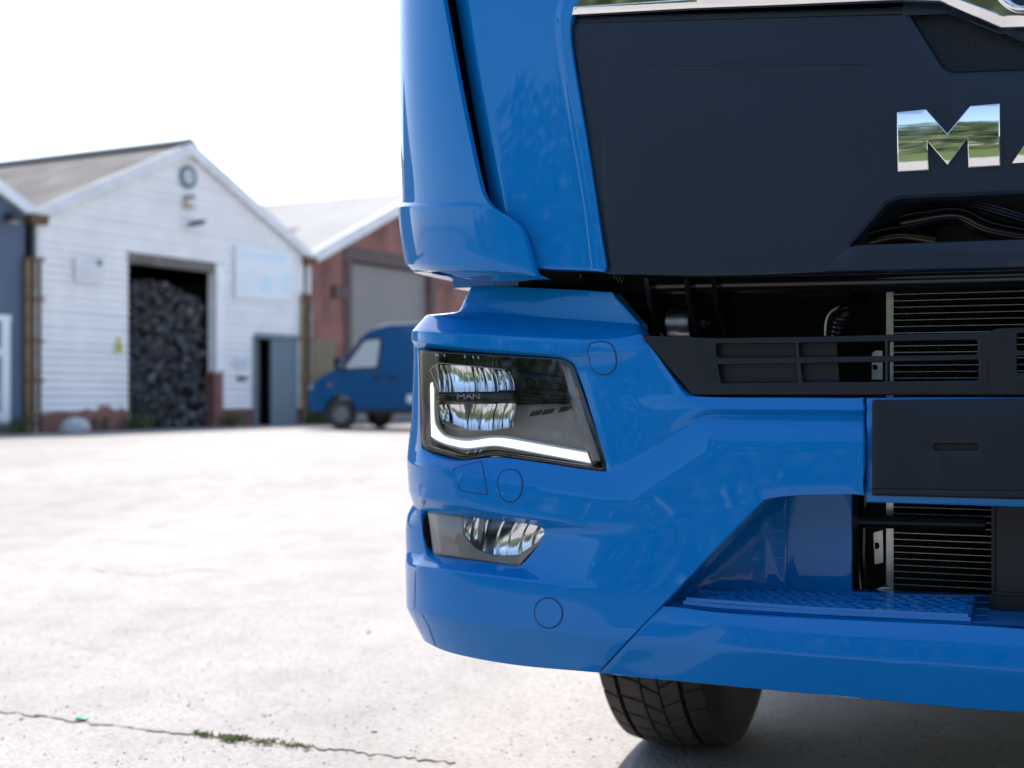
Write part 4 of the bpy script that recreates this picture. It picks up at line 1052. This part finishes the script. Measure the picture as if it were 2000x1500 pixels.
prism('ridge_cap', [(FL/2-.22, HP+.08), (FL/2, HP+.2), (FL/2+.22, HP+.08), (FL/2+.22, HP+.12), (FL/2, HP+.25), (FL/2-.22, HP+.12)], -.13, DEP, 'dark_pipe', shed)
for sx in (-1, 1):
    xa = FL/2+sx*(FL/2+eo); prism('barge_board', [(xa, HE-eo*k_-.12), (xa, HE-eo*k_+.14), (FL/2, HP+.15), (FL/2, HP-.13)], -.16, -.085, 'white_trim', shed)
prism('door_leaf', [(fs(528), .02), (pR-.02, .02), (pR-.02, pT-.08), (fs(528), pT-.08)], -.03, .03, 'door_grey', shed)
prism('door_frame', [(pL-.04, 0), (pL+.05, 0), (pL+.05, pT), (pL-.04, pT)], -.07, .1, 'door_grey', shed); prism('door_frame', [(pL+.05, pT-.07), (pR, pT-.07), (pR, pT+.03), (pL+.05, pT+.03)], -.07, .1, 'door_grey', shed)
prism('inner_door', [(pL+.15, .02), (pL+.62, .02), (pL+.62, pT-.1), (pL+.15, pT-.1)], .3, .36, mat('beige_inner', (.25, .22, .18), .7), shed)
# scrap filling the doorway
def scrap():
    random.seed(11); bm = bmesh.new(); ml = bm.faces.layers.int.new('x')
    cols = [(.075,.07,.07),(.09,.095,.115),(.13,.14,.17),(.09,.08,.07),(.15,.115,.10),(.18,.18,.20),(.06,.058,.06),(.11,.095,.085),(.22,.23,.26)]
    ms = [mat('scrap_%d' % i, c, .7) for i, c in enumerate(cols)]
    n = 0
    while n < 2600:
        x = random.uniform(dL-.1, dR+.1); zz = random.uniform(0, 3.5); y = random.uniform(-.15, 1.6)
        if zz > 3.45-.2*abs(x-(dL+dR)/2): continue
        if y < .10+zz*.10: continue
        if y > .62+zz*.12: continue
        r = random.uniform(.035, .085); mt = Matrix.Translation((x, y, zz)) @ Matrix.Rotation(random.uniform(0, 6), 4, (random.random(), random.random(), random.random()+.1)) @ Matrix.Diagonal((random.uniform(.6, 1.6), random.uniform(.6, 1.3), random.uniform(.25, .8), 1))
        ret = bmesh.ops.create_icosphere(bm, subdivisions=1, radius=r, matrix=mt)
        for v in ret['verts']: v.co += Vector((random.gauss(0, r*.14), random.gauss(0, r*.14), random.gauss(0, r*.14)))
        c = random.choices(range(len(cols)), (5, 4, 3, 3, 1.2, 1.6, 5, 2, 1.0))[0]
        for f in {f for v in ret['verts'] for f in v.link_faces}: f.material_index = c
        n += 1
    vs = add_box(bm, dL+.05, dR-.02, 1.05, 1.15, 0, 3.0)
    for f in {f for v in vs for f in v.link_faces}: f.material_index = 6
    p = FA; me = bpy.data.meshes.new('scrap_heap'); bm.to_mesh(me); bm.free()
    for m_ in ms: me.materials.append(m_)
    o = bpy.data.objects.new('scrap_heap', me); COL.objects.link(o); o.location = (p.x, p.y, GZ); o.rotation_euler = (0, 0, FROT)
    tag(o, 'dark heap of mixed scrap filling the open shed doorway', 'scrap heap', kind='stuff')
scrap()
def on_wall(name, y=0.0): 
    return empty(name, (FA.x, FA.y, GZ), FROT)
def wp(px, py): return fs(px), fz(px, py)
# signs on the gable
def quad(px0, py0, px1, py1, py0r=None, py1r=None):
    py0r = py0 if py0r is None else py0r; py1r = py1 if py1r is None else py1r
    return [wp(px0, py0), wp(px1, py0r), wp(px1, py1r), wp(px0, py1)]
sg = on_wall('sign_board'); tag(sg, 'large pale board with faint blue lettering right of the shed doorway', 'sign')
M['sign_pale'] = mat('faded_sign', (.80, .82, .83), .5, noise=(1.5, (.72, .75, .78), .8)); M['sign_blue'] = mat('faded_blue_print', (.62, .74, .82), .5)
prism('board', quad(455, 480, 562, 582, 494, 588), -.09, -.055, 'sign_pale', sg)
random.seed(5)
x = 461
while x < 556:
    w_ = random.uniform(3, 6); y0 = 490+(x-455)*.10
    prism('letter', quad(x, y0, x+w_, y0+14), -.094, -.089, 'sign_blue', sg); x += w_+random.uniform(1.4, 3)
prism('picture', quad(505, 540, 525, 570), -.094, -.089, 'sign_blue', sg); prism('picture', quad(548, 534, 558, 572), -.094, -.089, 'sign_blue', sg)
sg = on_wall('notice_panel'); tag(sg, 'blank white notice panel left of the shed doorway', 'sign'); prism('board', quad(142, 500, 196, 552, 506, 556), -.085, -.055, 'white_trim', sg)
prism('stain', quad(184, 507, 193, 520), -.088, -.084, 'door_grey', sg)
def ring_sign(name, px, py, rx, ro, ri, m1, m2, label, cat):
    e = on_wall(name); tag(e, label, cat); cx, cz_ = wp(px, py); n = 28
    wall_sheet('ring', [(cx+ro*math.cos(2*math.pi*k/n), cz_+ro*math.sin(2*math.pi*k/n)) for k in range(n)], [[(cx+ri*math.cos(2*math.pi*k/n), cz_+ri*math.sin(2*math.pi*k/n)) for k in range(n)]], -.10, .04, m1, e)
    prism('disc', [(cx+ri*.99*math.cos(2*math.pi*k/n), cz_+ri*.99*math.sin(2*math.pi*k/n)) for k in range(n)], -.085, -.06, m2, e); return e, cx, cz_
M['teal'] = mat('teal_sign', (.05, .15, .19), .5); M['tan'] = mat('tan_sign', (.45, .33, .22), .5)
e, cx, cz_ = ring_sign('round_sign', 363, 346, 0, .26, .165, 'teal', 'white_trim', 'round teal ringed sign high on the white gable', 'sign')
prism('emblem', [(cx-.05, cz_-.09), (cx+.06, cz_-.09), (cx+.03, cz_+.1), (cx-.03, cz_+.1)], -.092, -.086, 'tan', e)
e = on_wall('small_sign'); tag(e, 'small tan sign under the round sign on the gable', 'sign'); prism('plate', quad(356, 382, 374, 407, 384, 408), -.10, -.06, 'tan', e); prism('mark', quad(363, 390, 374, 400), -.105, -.099, 'white_trim', e); prism('mark', quad(356, 382, 374, 387), -.105, -.099, 'dark_pipe', e)
e = on_wall('floodlight'); tag(e, 'dark floodlight on an arm above the shed doorway', 'lamp'); cx, cz_ = wp(366, 438)
prism('lamp_head', [(cx-.18, cz_-.08), (cx+.06, cz_-.02), (cx+.2, cz_+.06), (cx+.05, cz_+.09), (cx-.16, cz_+.02)], -.42, -.22, 'dark_pipe', e); prism('arm', [(cx-.03, cz_-.03), (cx+.03, cz_-.03), (cx+.03, cz_+.03), (cx-.03, cz_+.03)], -.22, -.04, 'dark_pipe', e)
e = on_wall('hazard_sign'); tag(e, 'small yellow triangular warning sign beside the doorway', 'sign'); cx, cz_ = wp(228, 676); prism('plate', [(cx-.13, cz_-.14), (cx+.13, cz_-.14), (cx+.02, cz_+.2), (cx-.02, cz_+.2)], -.075, -.055, mat('yellow_sign', (.60, .56, .10), .5), e)
prism('mark', [(cx-.03, cz_-.08), (cx+.03, cz_-.08), (cx+.01, cz_+.06), (cx-.01, cz_+.06)], -.08, -.074, 'dark_pipe', e)
e = on_wall('letter_plate'); tag(e, 'small dark letter plate on the boards between the two doorways', 'plate'); prism('plate', quad(460, 735, 478, 743), -.085, -.05, 'steel_beam', e); prism('flap', quad(462, 737, 476, 741), -.09, -.084, 'dark_pipe', e)
e = on_wall('address_sign'); tag(e, 'pale blue address sign beside the small side door', 'sign'); prism('plate', quad(455, 700, 482, 716), -.085, -.05, 'sign_pale', e); prism('print', quad(457, 706, 480, 711), -.09, -.084, mat('sign_print', (.3, .38, .6), .5), e)
# pipes and posts between the buildings
def posts(name, items, label, s0):
    e = on_wall(name); tag(e, label, 'pipework')
    for nm, s, rad, z0, z1, m_ in items: tube(nm, [(s, -.1, z0), (s, -.1, z1)], rad, m_, e, 8)
    return e
e = posts('drain_pipes', [('rusty_post', -.37, .05, 0, 3.55, 'ochre'), ('cream_pipe', -.17, .045, 0, 3.55, 'cream'), ('dark_cable', -.27, .03, 0, 4.2, 'dark_pipe'), ('dark_cable', -.06, .03, .1, 3.5, 'dark_pipe'), ('downpipe', -.12, .06, 3.5, 4.35, 'white_trim')],
          'rusty post and cream pipe between grey building and white shed', 0)
for z in (.35, 1.05, 1.85, 2.7, 3.5): prism('clamp_bar', [(-.42, z), (.02, z), (.02, z+.05), (-.42, z+.05)], -.165, -.055, 'rust', e)
prism('hopper', [(-.35, 4.22), (.05, 4.22), (.12, 4.42), (-.38, 4.42)], -.2, -.055, 'rust', e)
e = posts('drain_pipes', [('rusty_post', FL-.12, .055, 0, 3.4, 'ochre'), ('dark_cable', FL+.04, .05, 0, 3.4, 'dark_pipe'), ('cream_pipe', FL+.19, .04, 0, 3.3, 'cream'), ('downpipe', FL+.1, .06, 3.4, 4.3, 'white_trim')],
          'ochre post and downpipe between white shed and brick unit', FL)
for z in (.3, 1.2, 2.2, 3.2): prism('clamp_bar', [(FL-.2, z), (FL+.27, z), (FL+.27, z+.05), (FL-.2, z+.05)], -.165, -.055, 'rust', e)
prism('hopper', [(FL-.05, 4.15), (FL+.3, 4.15), (FL+.35, 4.36), (FL-.1, 4.36)], -.22, -.055, 'rust', e)
# ---- brick unit
B0 = FL+.3; BW = 10.6; bk = shed_root('brick_unit', B0); tag(bk, 'red brick unit with pale roof and taupe roller shutter behind the van', 'building')
bsL, bsR, bsT = fs(686)-B0, fs(838)-B0, fz(760, 520); HB, HPB = 4.42, 6.75
wall_sheet('brick_wall', [(0, -.1), (bsL, -.1), (bsL, bsT), (bsR, bsT), (bsR, -.1), (BW, -.1), (BW, HB), (BW/2, HPB), (0, HB)], [], 0, .25, 'brick', bk)
prism('lintel', [(bsL-.35, bsT), (bsR+.3, bsT), (bsR+.3, bsT+.38), (bsL-.35, bsT+.38)], -.03, .1, 'brown', bk)
prism('door_post', [(bsL-.30, 0), (bsL-.02, 0), (bsL-.02, bsT), (bsL-.30, bsT)], -.05, .1, 'brown', bk)
prism('door_post', [(bsR+.02, 0), (bsR+.3, 0), (bsR+.3, bsT), (bsR+.02, bsT)], -.05, .1, 'brown', bk)
sh = empty('roller_shutter', parent=bk); zz = 0.05; sme = None
while zz < bsT-.05:
    if sme is None: o = prism('shutter_slat', [(bsL, 0), (bsR, 0), (bsR, .112), (bsL, .112)], .12, .15, 'shutter', sh); sme = o.data; o.location.z = zz
    else: o = link('shutter_slat', sme, sh); o.location.z = zz
    zz += .115
prism('old_panel', quad(612, 662, 660, 735)[0:0] or [(fs(610)-B0, .9), (fs(652)-B0, .9), (fs(652)-B0, 2.25), (fs(610)-B0, 2.25)], -.03, .05, mat('mossy_panel', (.23, .19, .10), .8, noise=(2, (.15, .11, .08), .9)), bk)
prism('wall_bracket', [(bsL-.9, 3.4), (bsL-.35, 3.4), (bsL-.35, 3.7), (bsL-.9, 3.7)], -.12, .02, 'brown', bk)
box('side_wall', (.0, .2, .26, 22, -.1, HB-.02), 'brick', bk); box('side_wall', (BW-.2, BW, .26, 22, -.1, HB-.02), 'brick', bk)
kb = (HPB-HB)/(BW/2)
corrugated('roof_slope', -.2, HB-.2*kb+.1, BW/2, HPB+.1, 22, 'roof_white', bk, pitch=.3, amp=.03); corrugated('roof_slope', BW+.2, HB-.2*kb+.1, BW/2, HPB+.1, 22, 'roof_white', bk, pitch=.3, amp=.03)
for sx in (-1, 1):
    xa = BW/2+sx*(BW/2+.2); prism('barge_board', [(xa, HB-.2*kb-.2), (xa, HB-.2*kb+.12), (BW/2, HPB+.13), (BW/2, HPB-.19)], -.2, -.02, 'white_trim', bk)
prism('rooflight', [(1.2, HB+1.2*kb+.135), (2.2, HB+2.2*kb+.135), (2.2, HB+2.2*kb+.155), (1.2, HB+1.2*kb+.155)], 2.0, 3.6, 'roof_grey', bk)
e = empty('wall_lamp', (FA.x, FA.y, GZ), FROT); tag(e, 'round pale wall lamp high on the brick gable', 'lamp'); cx, cz_ = B0+BW/2-.4, 5.6; n = 20
prism('disc', [(cx+.25*math.cos(2*math.pi*k/n), cz_+.25*math.sin(2*math.pi*k/n)) for k in range(n)], -.12, -.0, 'sign_pale', e); prism('boss', [(cx+.1*math.cos(2*math.pi*k/n), cz_+.1*math.sin(2*math.pi*k/n)) for k in range(n)], -.2, -.12, 'white_trim', e)
# ---- grey unit
GW = 9.0; G0 = -.34-GW; gr = shed_root('grey_unit', G0); tag(gr, 'blue grey rendered unit with white framed glazed door', 'building')
HG = fz(55, 415)+.05; HPG = HG+2.3
gdR = fs(22)-G0; gdT = fz(10, 615)
wall_sheet('rendered_wall', [(0, -.1), (gdR-1.9, -.1), (gdR-1.9, gdT), (gdR, gdT), (gdR, -.1), (GW, -.1), (GW, HG), (GW/2, HPG), (0, HG)], [], 0, .25, 'grey_wall', gr)
kg = (HPG-HG)/(GW/2)
corrugated('roof_slope', -.1, HG-.1*kg+.1, GW/2, HPG+.1, 22, 'roof_grey', gr); corrugated('roof_slope', GW+.1, HG-.1*kg+.1, GW/2, HPG+.1, 22, 'roof_grey', gr)
box('side_wall', (GW-.2, GW, .26, 22, -.1, HG-.02), 'grey_wall', gr)
for sx in (-1, 1):
    xa = GW/2+sx*(GW/2+.12); prism('barge_board', [(xa, HG-.12*kg-.12), (xa, HG-.12*kg+.12), (GW/2, HPG+.13), (GW/2, HPG-.11)], -.14, -.02, 'sign_pale', gr)
d = prism('glazed_door', [(gdR-1.85, .05), (gdR-.1, .05), (gdR-.1, gdT-.05), (gdR-1.85, gdT-.05)], .08, .12, mat('door_glass', (.05, .09, .16), .1), gr)
for (a_, b_, c_, d_) in ((gdR-.22, gdR-.02, 0, gdT), (gdR-1.9, gdR, gdT-.12, gdT), (gdR-1.9, gdR-.1, 1.55, 1.7), (gdR-1.9, gdR-.1, .1, .45), (gdR-1.9, gdR-1.75, 0, gdT)):
    prism('frame_bar', [(a_, c_), (b_, c_), (b_, d_), (a_, d_)], .0+.01*random.random(), .1, 'sign_pale', d)
prism('notice', [(gdR-.6, .5), (gdR-.26, .5), (gdR-.26, .95), (gdR-.6, .95)], .06, .078, mat('yellow_notice', (.55, .5, .2), .6), d)
e = on_wall('bulkhead_lamp'); tag(e, 'small dark bulkhead lamp on the grey wall', 'lamp'); cx, cz_ = wp(18, 426); prism('lamp_head', [(cx-.15, cz_-.08), (cx+.15, cz_-.08), (cx+.1, cz_+.09), (cx-.1, cz_+.09)], -.25, 0, 'dark_pipe', e); prism('lamp_glass', [(cx-.1, cz_-.1), (cx+.1, cz_-.1), (cx+.1, cz_-.081), (cx-.1, cz_-.081)], -.2, -.04, 'sign_pale', e)
# ---- white sack by the wall
def sack():
    random.seed(2); bm = bmesh.new(); bmesh.ops.create_icosphere(bm, subdivisions=3, radius=1)
    for v in bm.verts:
        n = math.sin(v.co.x*5+1)*math.sin(v.co.y*6)*.07+math.sin(v.co.z*7+v.co.x*3)*.05
        v.co *= 1+n; v.co.x *= .30; v.co.y *= .22; v.co.z = max(v.co.z*.20, -.12)
    o = from_bm('sack', bm, mat('woven_sack', (.46, .46, .46), .8, bump=(9, .5, .03))); p = FA+FU*.25+FN*.75; o.location = (p.x, p.y, gz(p.y)+.12); o.rotation_euler = (0, 0, .7); tag(o, 'slumped white sack lying at the foot of the white shed', 'sack')
sack()
def wall_weeds():
    random.seed(9); bm = bmesh.new()
    for s, n in ((-1.2, 25), (-.7, 30), (.9, 12), (1.6, 10), (2.2, 10), (2.75, 45), (FL+.3, 60), (FL+.9, 70), (FL+1.3, 60), (dR+.5, 30)):
        for _ in range(n):
            p = FA+FU*(s+random.gauss(0, .18))+FN*random.uniform(.05, .3); p.z = gz(p.y); a = random.uniform(0, 6.28); hh = random.uniform(.08, .42); d = Vector((math.cos(a), math.sin(a), 0))*hh*.5; sd = Vector((-d.y, d.x, 0)).normalized()*.025
            q = [p-sd*.4, p+sd*.4, p+d*.5+sd+Vector((0, 0, hh*.7)), p+d+Vector((0, 0, hh)), p+d*.5-sd+Vector((0, 0, hh*.7))]; bm.faces.new([bm.verts.new(x) for x in q])
    tag(from_bm('wall_weeds', bm, mat('wall_weed_green', (.05, .085, .02), .7, noise=(3, (.10, .12, .04), 1.0)), smooth=False), 'green weeds growing along the foot of the sheds', 'weeds', kind='stuff')
wall_weeds()
# ---- blue van, nose to the left and a little away from the camera
def van():
    p = gpt(668, 838); yaw = R(180+ -20)
    root = empty('van', (p.x, p.y, gz(p.y)), 0); tag(root, 'old dark blue panel van parked in front of the roller shutter', 'van')
    # local: x forward (nose +), y left.  near side (left side of van) faces the camera
    hd = Vector((-math.cos(R(22)), math.sin(R(22)), 0)); root.rotation_euler = (0, 0, math.atan2(hd.y, hd.x))
    W_ = 1.86; fx = .78                       # axle to nose
    body = [(fx, .42), (fx+.02, .70), (fx-.02, .98), (fx-.12, 1.10), (fx-.62, 1.36), (fx-.78, 1.45), (fx-1.32, 2.12), (fx-1.5, 2.24), (fx-1.9, 2.33), (-4.2, 2.36), (-4.35, 2.25), (-4.42, 1.2), (-4.42, .40), (-3.55, .40)]
    def arch(cx, r=.43): return [(cx+r*math.cos(t), .35+r*math.sin(t)) for t in np.linspace(R(175), R(5), 10)]
    pts = body+arch(-3.1)+[(-2.6, .36), (-.55, .36)]+arch(0)
    for i, p_ in enumerate(pts): pass
    M['van_blue'] = mat('van_paint', (.002, .078, .21), .4, coat=.5, spec=.2)
    M['van_black'] = mat('van_trim', (.015, .016, .018), .6)
    NY = [(-W_/2, 0), (0, 0)]
    bm = bmesh.new(); sides = []
    for (yy, ins) in ((.02, 0), (.0-.02, 0)): pass
    def tum(z): return .11*max(0, (z-1.2)/1.15)**1.3
    L = []
    for sgn in (1, -1):
        y_ = 0 if sgn == 1 else -W_
        L.append([bm.verts.new((x, y_-sgn*tum(z)+sgn*.12, z)) for x, z in pts])
    n = len(pts)
    for k in (0, 1):
        for t in tessellate_polygon([[Vector((x, z, 0)) for x, z in pts]]): bm.faces.new([L[k][i] for i in t])
    for i in range(n): bm.faces.new((L[0][i], L[0][(i+1) % n], L[1][(i+1) % n], L[1][i]))
    bmesh.ops.recalc_face_normals(bm, faces=bm.faces[:])
    be = [e for e in bm.edges if len(e.link_faces) == 2 and e.calc_face_angle(0) > .9 and abs(e.verts[0].co.y-e.verts[1].co.y) < .3 and max(v.co.z for v in e.verts) > 1.0]
    bmesh.ops.bevel(bm, geom=be, offset=.07, segments=3, affect='EDGES')
    from_bm('body', bm, 'van_blue', root)
    def side(name, q, m_, out=.006, parent=root, near=True):
        bm = bmesh.new(); sg_ = 1 if near else -1; base = 0 if near else -W_
        a = [bm.verts.new((x, base-sg_*tum(z)+sg_*(.12+out), z)) for x, z in fil(q)]; b = [bm.verts.new(v.co-Vector((0, sg_*.02, 0))) for v in a]; bm.faces.new(a)
        for i in range(len(a)): bm.faces.new((a[i], b[i], b[(i+1) % len(a)], a[(i+1) % len(a)]))
        return from_bm(name, bm, m_, parent, recalc=True)
    for near in (True, False):
        side('window_surround', [(-.02, 1.30, .05), (-.58, 2.06, .1), (-1.06, 2.08, .08), (-1.0, 1.34, .08)], 'van_black', .004, near=near)
        side('side_window', [(-.14, 1.38, .05), (-.62, 1.99, .08), (-1.0, 2.02, .06), (-.94, 1.40, .06)], mat('van_window', (.50, .53, .53), .25), .009, near=near)
        side('door_gap', [(-1.10, .45), (-1.12, 2.1), (-1.13, 2.1), (-1.11, .45)], 'van_black', .004, near=near)
        side('door_handle', [(-.86, 1.12, .01), (-1.04, 1.12, .01), (-1.04, 1.19, .01), (-.86, 1.19, .01)], 'van_black', .03, near=near)
        side('door_handle', [(-1.2, 1.12, .01), (-1.42, 1.12, .01), (-1.42, 1.19, .01), (-1.2, 1.19, .01)], 'van_black', .03, near=near)
        side('sill', [(-.5, .36), (-2.6, .36), (-2.6, .46), (-.5, .46)], 'van_black', .012, near=near)
        side('side_lamp', [(.28, .98), (.22, .98), (.22, 1.03), (.28, 1.03)], 'amber', .012, near=near)
    side('fuel_cap', [(-1.70, .60, .05), (-1.88, .60, .05), (-1.88, .78, .05), (-1.70, .78, .05)], 'sign_pale', .01)
    prism('roof_panel', [(-.55, 2.20), (-1.15, 2.345), (-4.1, 2.375), (-4.1, 2.40), (-1.1, 2.375)], -W_+.05, -.04, 'sign_pale', root)
    box('windscreen', (-.02, .02, -W_+.12, -.08, -.38, .38), 'gloss_black', root).location = (fx-1.03, 0, 1.80); root.children[-1].rotation_euler = (0, R(-39), 0)
    box('bumper', (fx-.25, fx+.08, -W_-.10, .10, .34, .62), 'van_black', root, .04)
    box('headlamp', (fx-.1, fx+.03, -.25, .08, .78, .98), 'sign_pale', root, .02); box('headlamp', (fx-.1, fx+.03, -W_-.08, -W_+.25, .78, .98), 'sign_pale', root, .02)
    mr = box('mirror', (-.10, .06, .12, .32, 1.38, 1.62), 'van_black', root, .03); box('mirror_glass', (-.115, -.101, .14, .30, 1.40, 1.60), 'chrome', mr)
    for cx in (0, -3.1):
        for near in (True, False):
            yy = 0.0 if near else -W_
            wv = empty('wheel', (cx, yy, .34), 0, root); s_ = 1 if near else -1
            for nm, prof, m_ in (('tyre', [(-.1, .20), (-.105, .30), (-.08, .34), (.08, .34), (.105, .30), (.1, .20)], 'rubber'), ('rim', [(.085*s_, .205), (.05*s_, .18), (.06*s_, .08), (.09*s_, .06), (.09*s_, .001)], 'rim')):
                bm = bmesh.new(); rg = []
                for k in range(28):
                    t = 2*math.pi*k/28; rg.append([bm.verts.new((r*math.cos(t), x, r*math.sin(t))) for x, r in prof])
                for k in range(28):
                    for i in range(len(prof)-1): bm.faces.new((rg[k][i], rg[k][i+1], rg[(k+1) % 28][i+1], rg[(k+1) % 28][i]))
                from_bm(nm, bm, m_, wv, recalc=True, ang=50)
van()
# ---- planted bank behind the photographer (shows in the chrome and the paint)
def bank():
    bm = bmesh.new(); prof = [(-9, -.05), (-10.5, .3), (-13, .9), (-17, 1.4), (-30, 1.7), (-60, 1.7)]; N = 40
    V = [[bm.verts.new((x, y+math.sin(x*.21)*.8, z*(1+.12*math.sin(x*.4+y)))) for x in np.linspace(-60, 60, N)] for y, z in prof]
    for i in range(len(prof)-1):
        for j in range(N-1): bm.faces.new((V[i][j], V[i][j+1], V[i+1][j+1], V[i+1][j]))
    tag(from_bm('grass_bank', bm, mat('grass', (.04, .075, .015), .9, noise=(1.2, (.075, .10, .03), 1.0), bump=(12, 1, .1)), recalc=True), kind='structure')
bank()
def tree_mesh(seed, h, rw):
    random.seed(seed); bm = bmesh.new(); cl = [(random.gauss(0, rw*.5), random.gauss(0, rw*.4), h*.35+random.random()*h*.6) for _ in range(16)]
    for c in cl:
        rr = rw*random.uniform(.28, .5)
        for _ in range(130):
            d = Vector((random.gauss(0, 1), random.gauss(0, 1), random.gauss(0, 1))).normalized()*rr*random.uniform(.6, 1); p = Vector(c)+d; s = random.uniform(.10, .22)
            u = Vector((random.gauss(0, 1), random.gauss(0, 1), random.gauss(0, 1))).normalized(); v = u.cross(Vector((random.random(), random.random(), random.random()))).normalized()
            bm.faces.new([bm.verts.new(q) for q in (p-u*s, p-v*s*.5, p+u*s, p+v*s*.5)])
    me = bpy.data.meshes.new('crown'); bm.to_mesh(me); bm.free(); me.materials.append(M['leaf']); return me
M['leaf'] = mat('leaf_green', (.022, .042, .010), .6, noise=(.8, (.05, .08, .02), 1.0))
tms = [tree_mesh(1, 5.0, 2.2), tree_mesh(2, 4.2, 2.5), tree_mesh(3, 6.0, 2.3)]
random.seed(21)
bm = bmesh.new(); add_tube(bm, [(0, 0, -.4), (.05, .02, .8), (0, .08, 2.2), (.1, .0, 3.2)], [.16, .13, .1, .03], 8); trunk_me = None
o = from_bm('trunk', bm, mat('bark', (.08, .06, .045), .9), recalc=True); trunk_me = o.data; bpy.data.objects.remove(o)
for k in range(16):
    x = -30+k*3.6+random.uniform(-1, 1); y = -17-random.uniform(0, 4)
    t = empty('hedge_tree', (x, y, 1.35), random.uniform(0, 6.28)); tag(t, 'low leafy green tree on the grass bank', 'tree', 'trees on the grass bank')
    link('crown', tms[k % 3], t); link('trunk', trunk_me, t); k2 = random.uniform(.5, .85)*(1.75 if x < -3 else 1.0); t.scale = (k2*1.25, k2*1.25, k2)

def filler_hedge():  # unseen, added so no bright sky gaps reflect in the truck paint
    random.seed(31); bm = bmesh.new()
    for _ in range(9000):
        x = random.uniform(-45, 40); h = (2.6+.5*math.sin(x*.7)+.4*math.sin(x*1.9+1))*(1.25 if x < -3 else .8)
        p = Vector((x, -15.5+random.gauss(0, .5), 1.1+random.random()*h)); s_ = random.uniform(.16, .34)
        u = Vector((random.gauss(0, 1), random.gauss(0, .5), random.gauss(0, 1))).normalized(); v = u.cross(Vector((random.random()*.4, 1, random.random()*.4))).normalized()
        bm.faces.new([bm.verts.new(q) for q in (p-u*s_, p-v*s_*.6, p+u*s_, p+v*s_*.6)])
    tag(from_bm('filler_hedge', bm, 'leaf', smooth=False), 'unseen green foliage added to close sky gaps in the paint reflections', 'filler_hedge', kind='stuff')
filler_hedge()
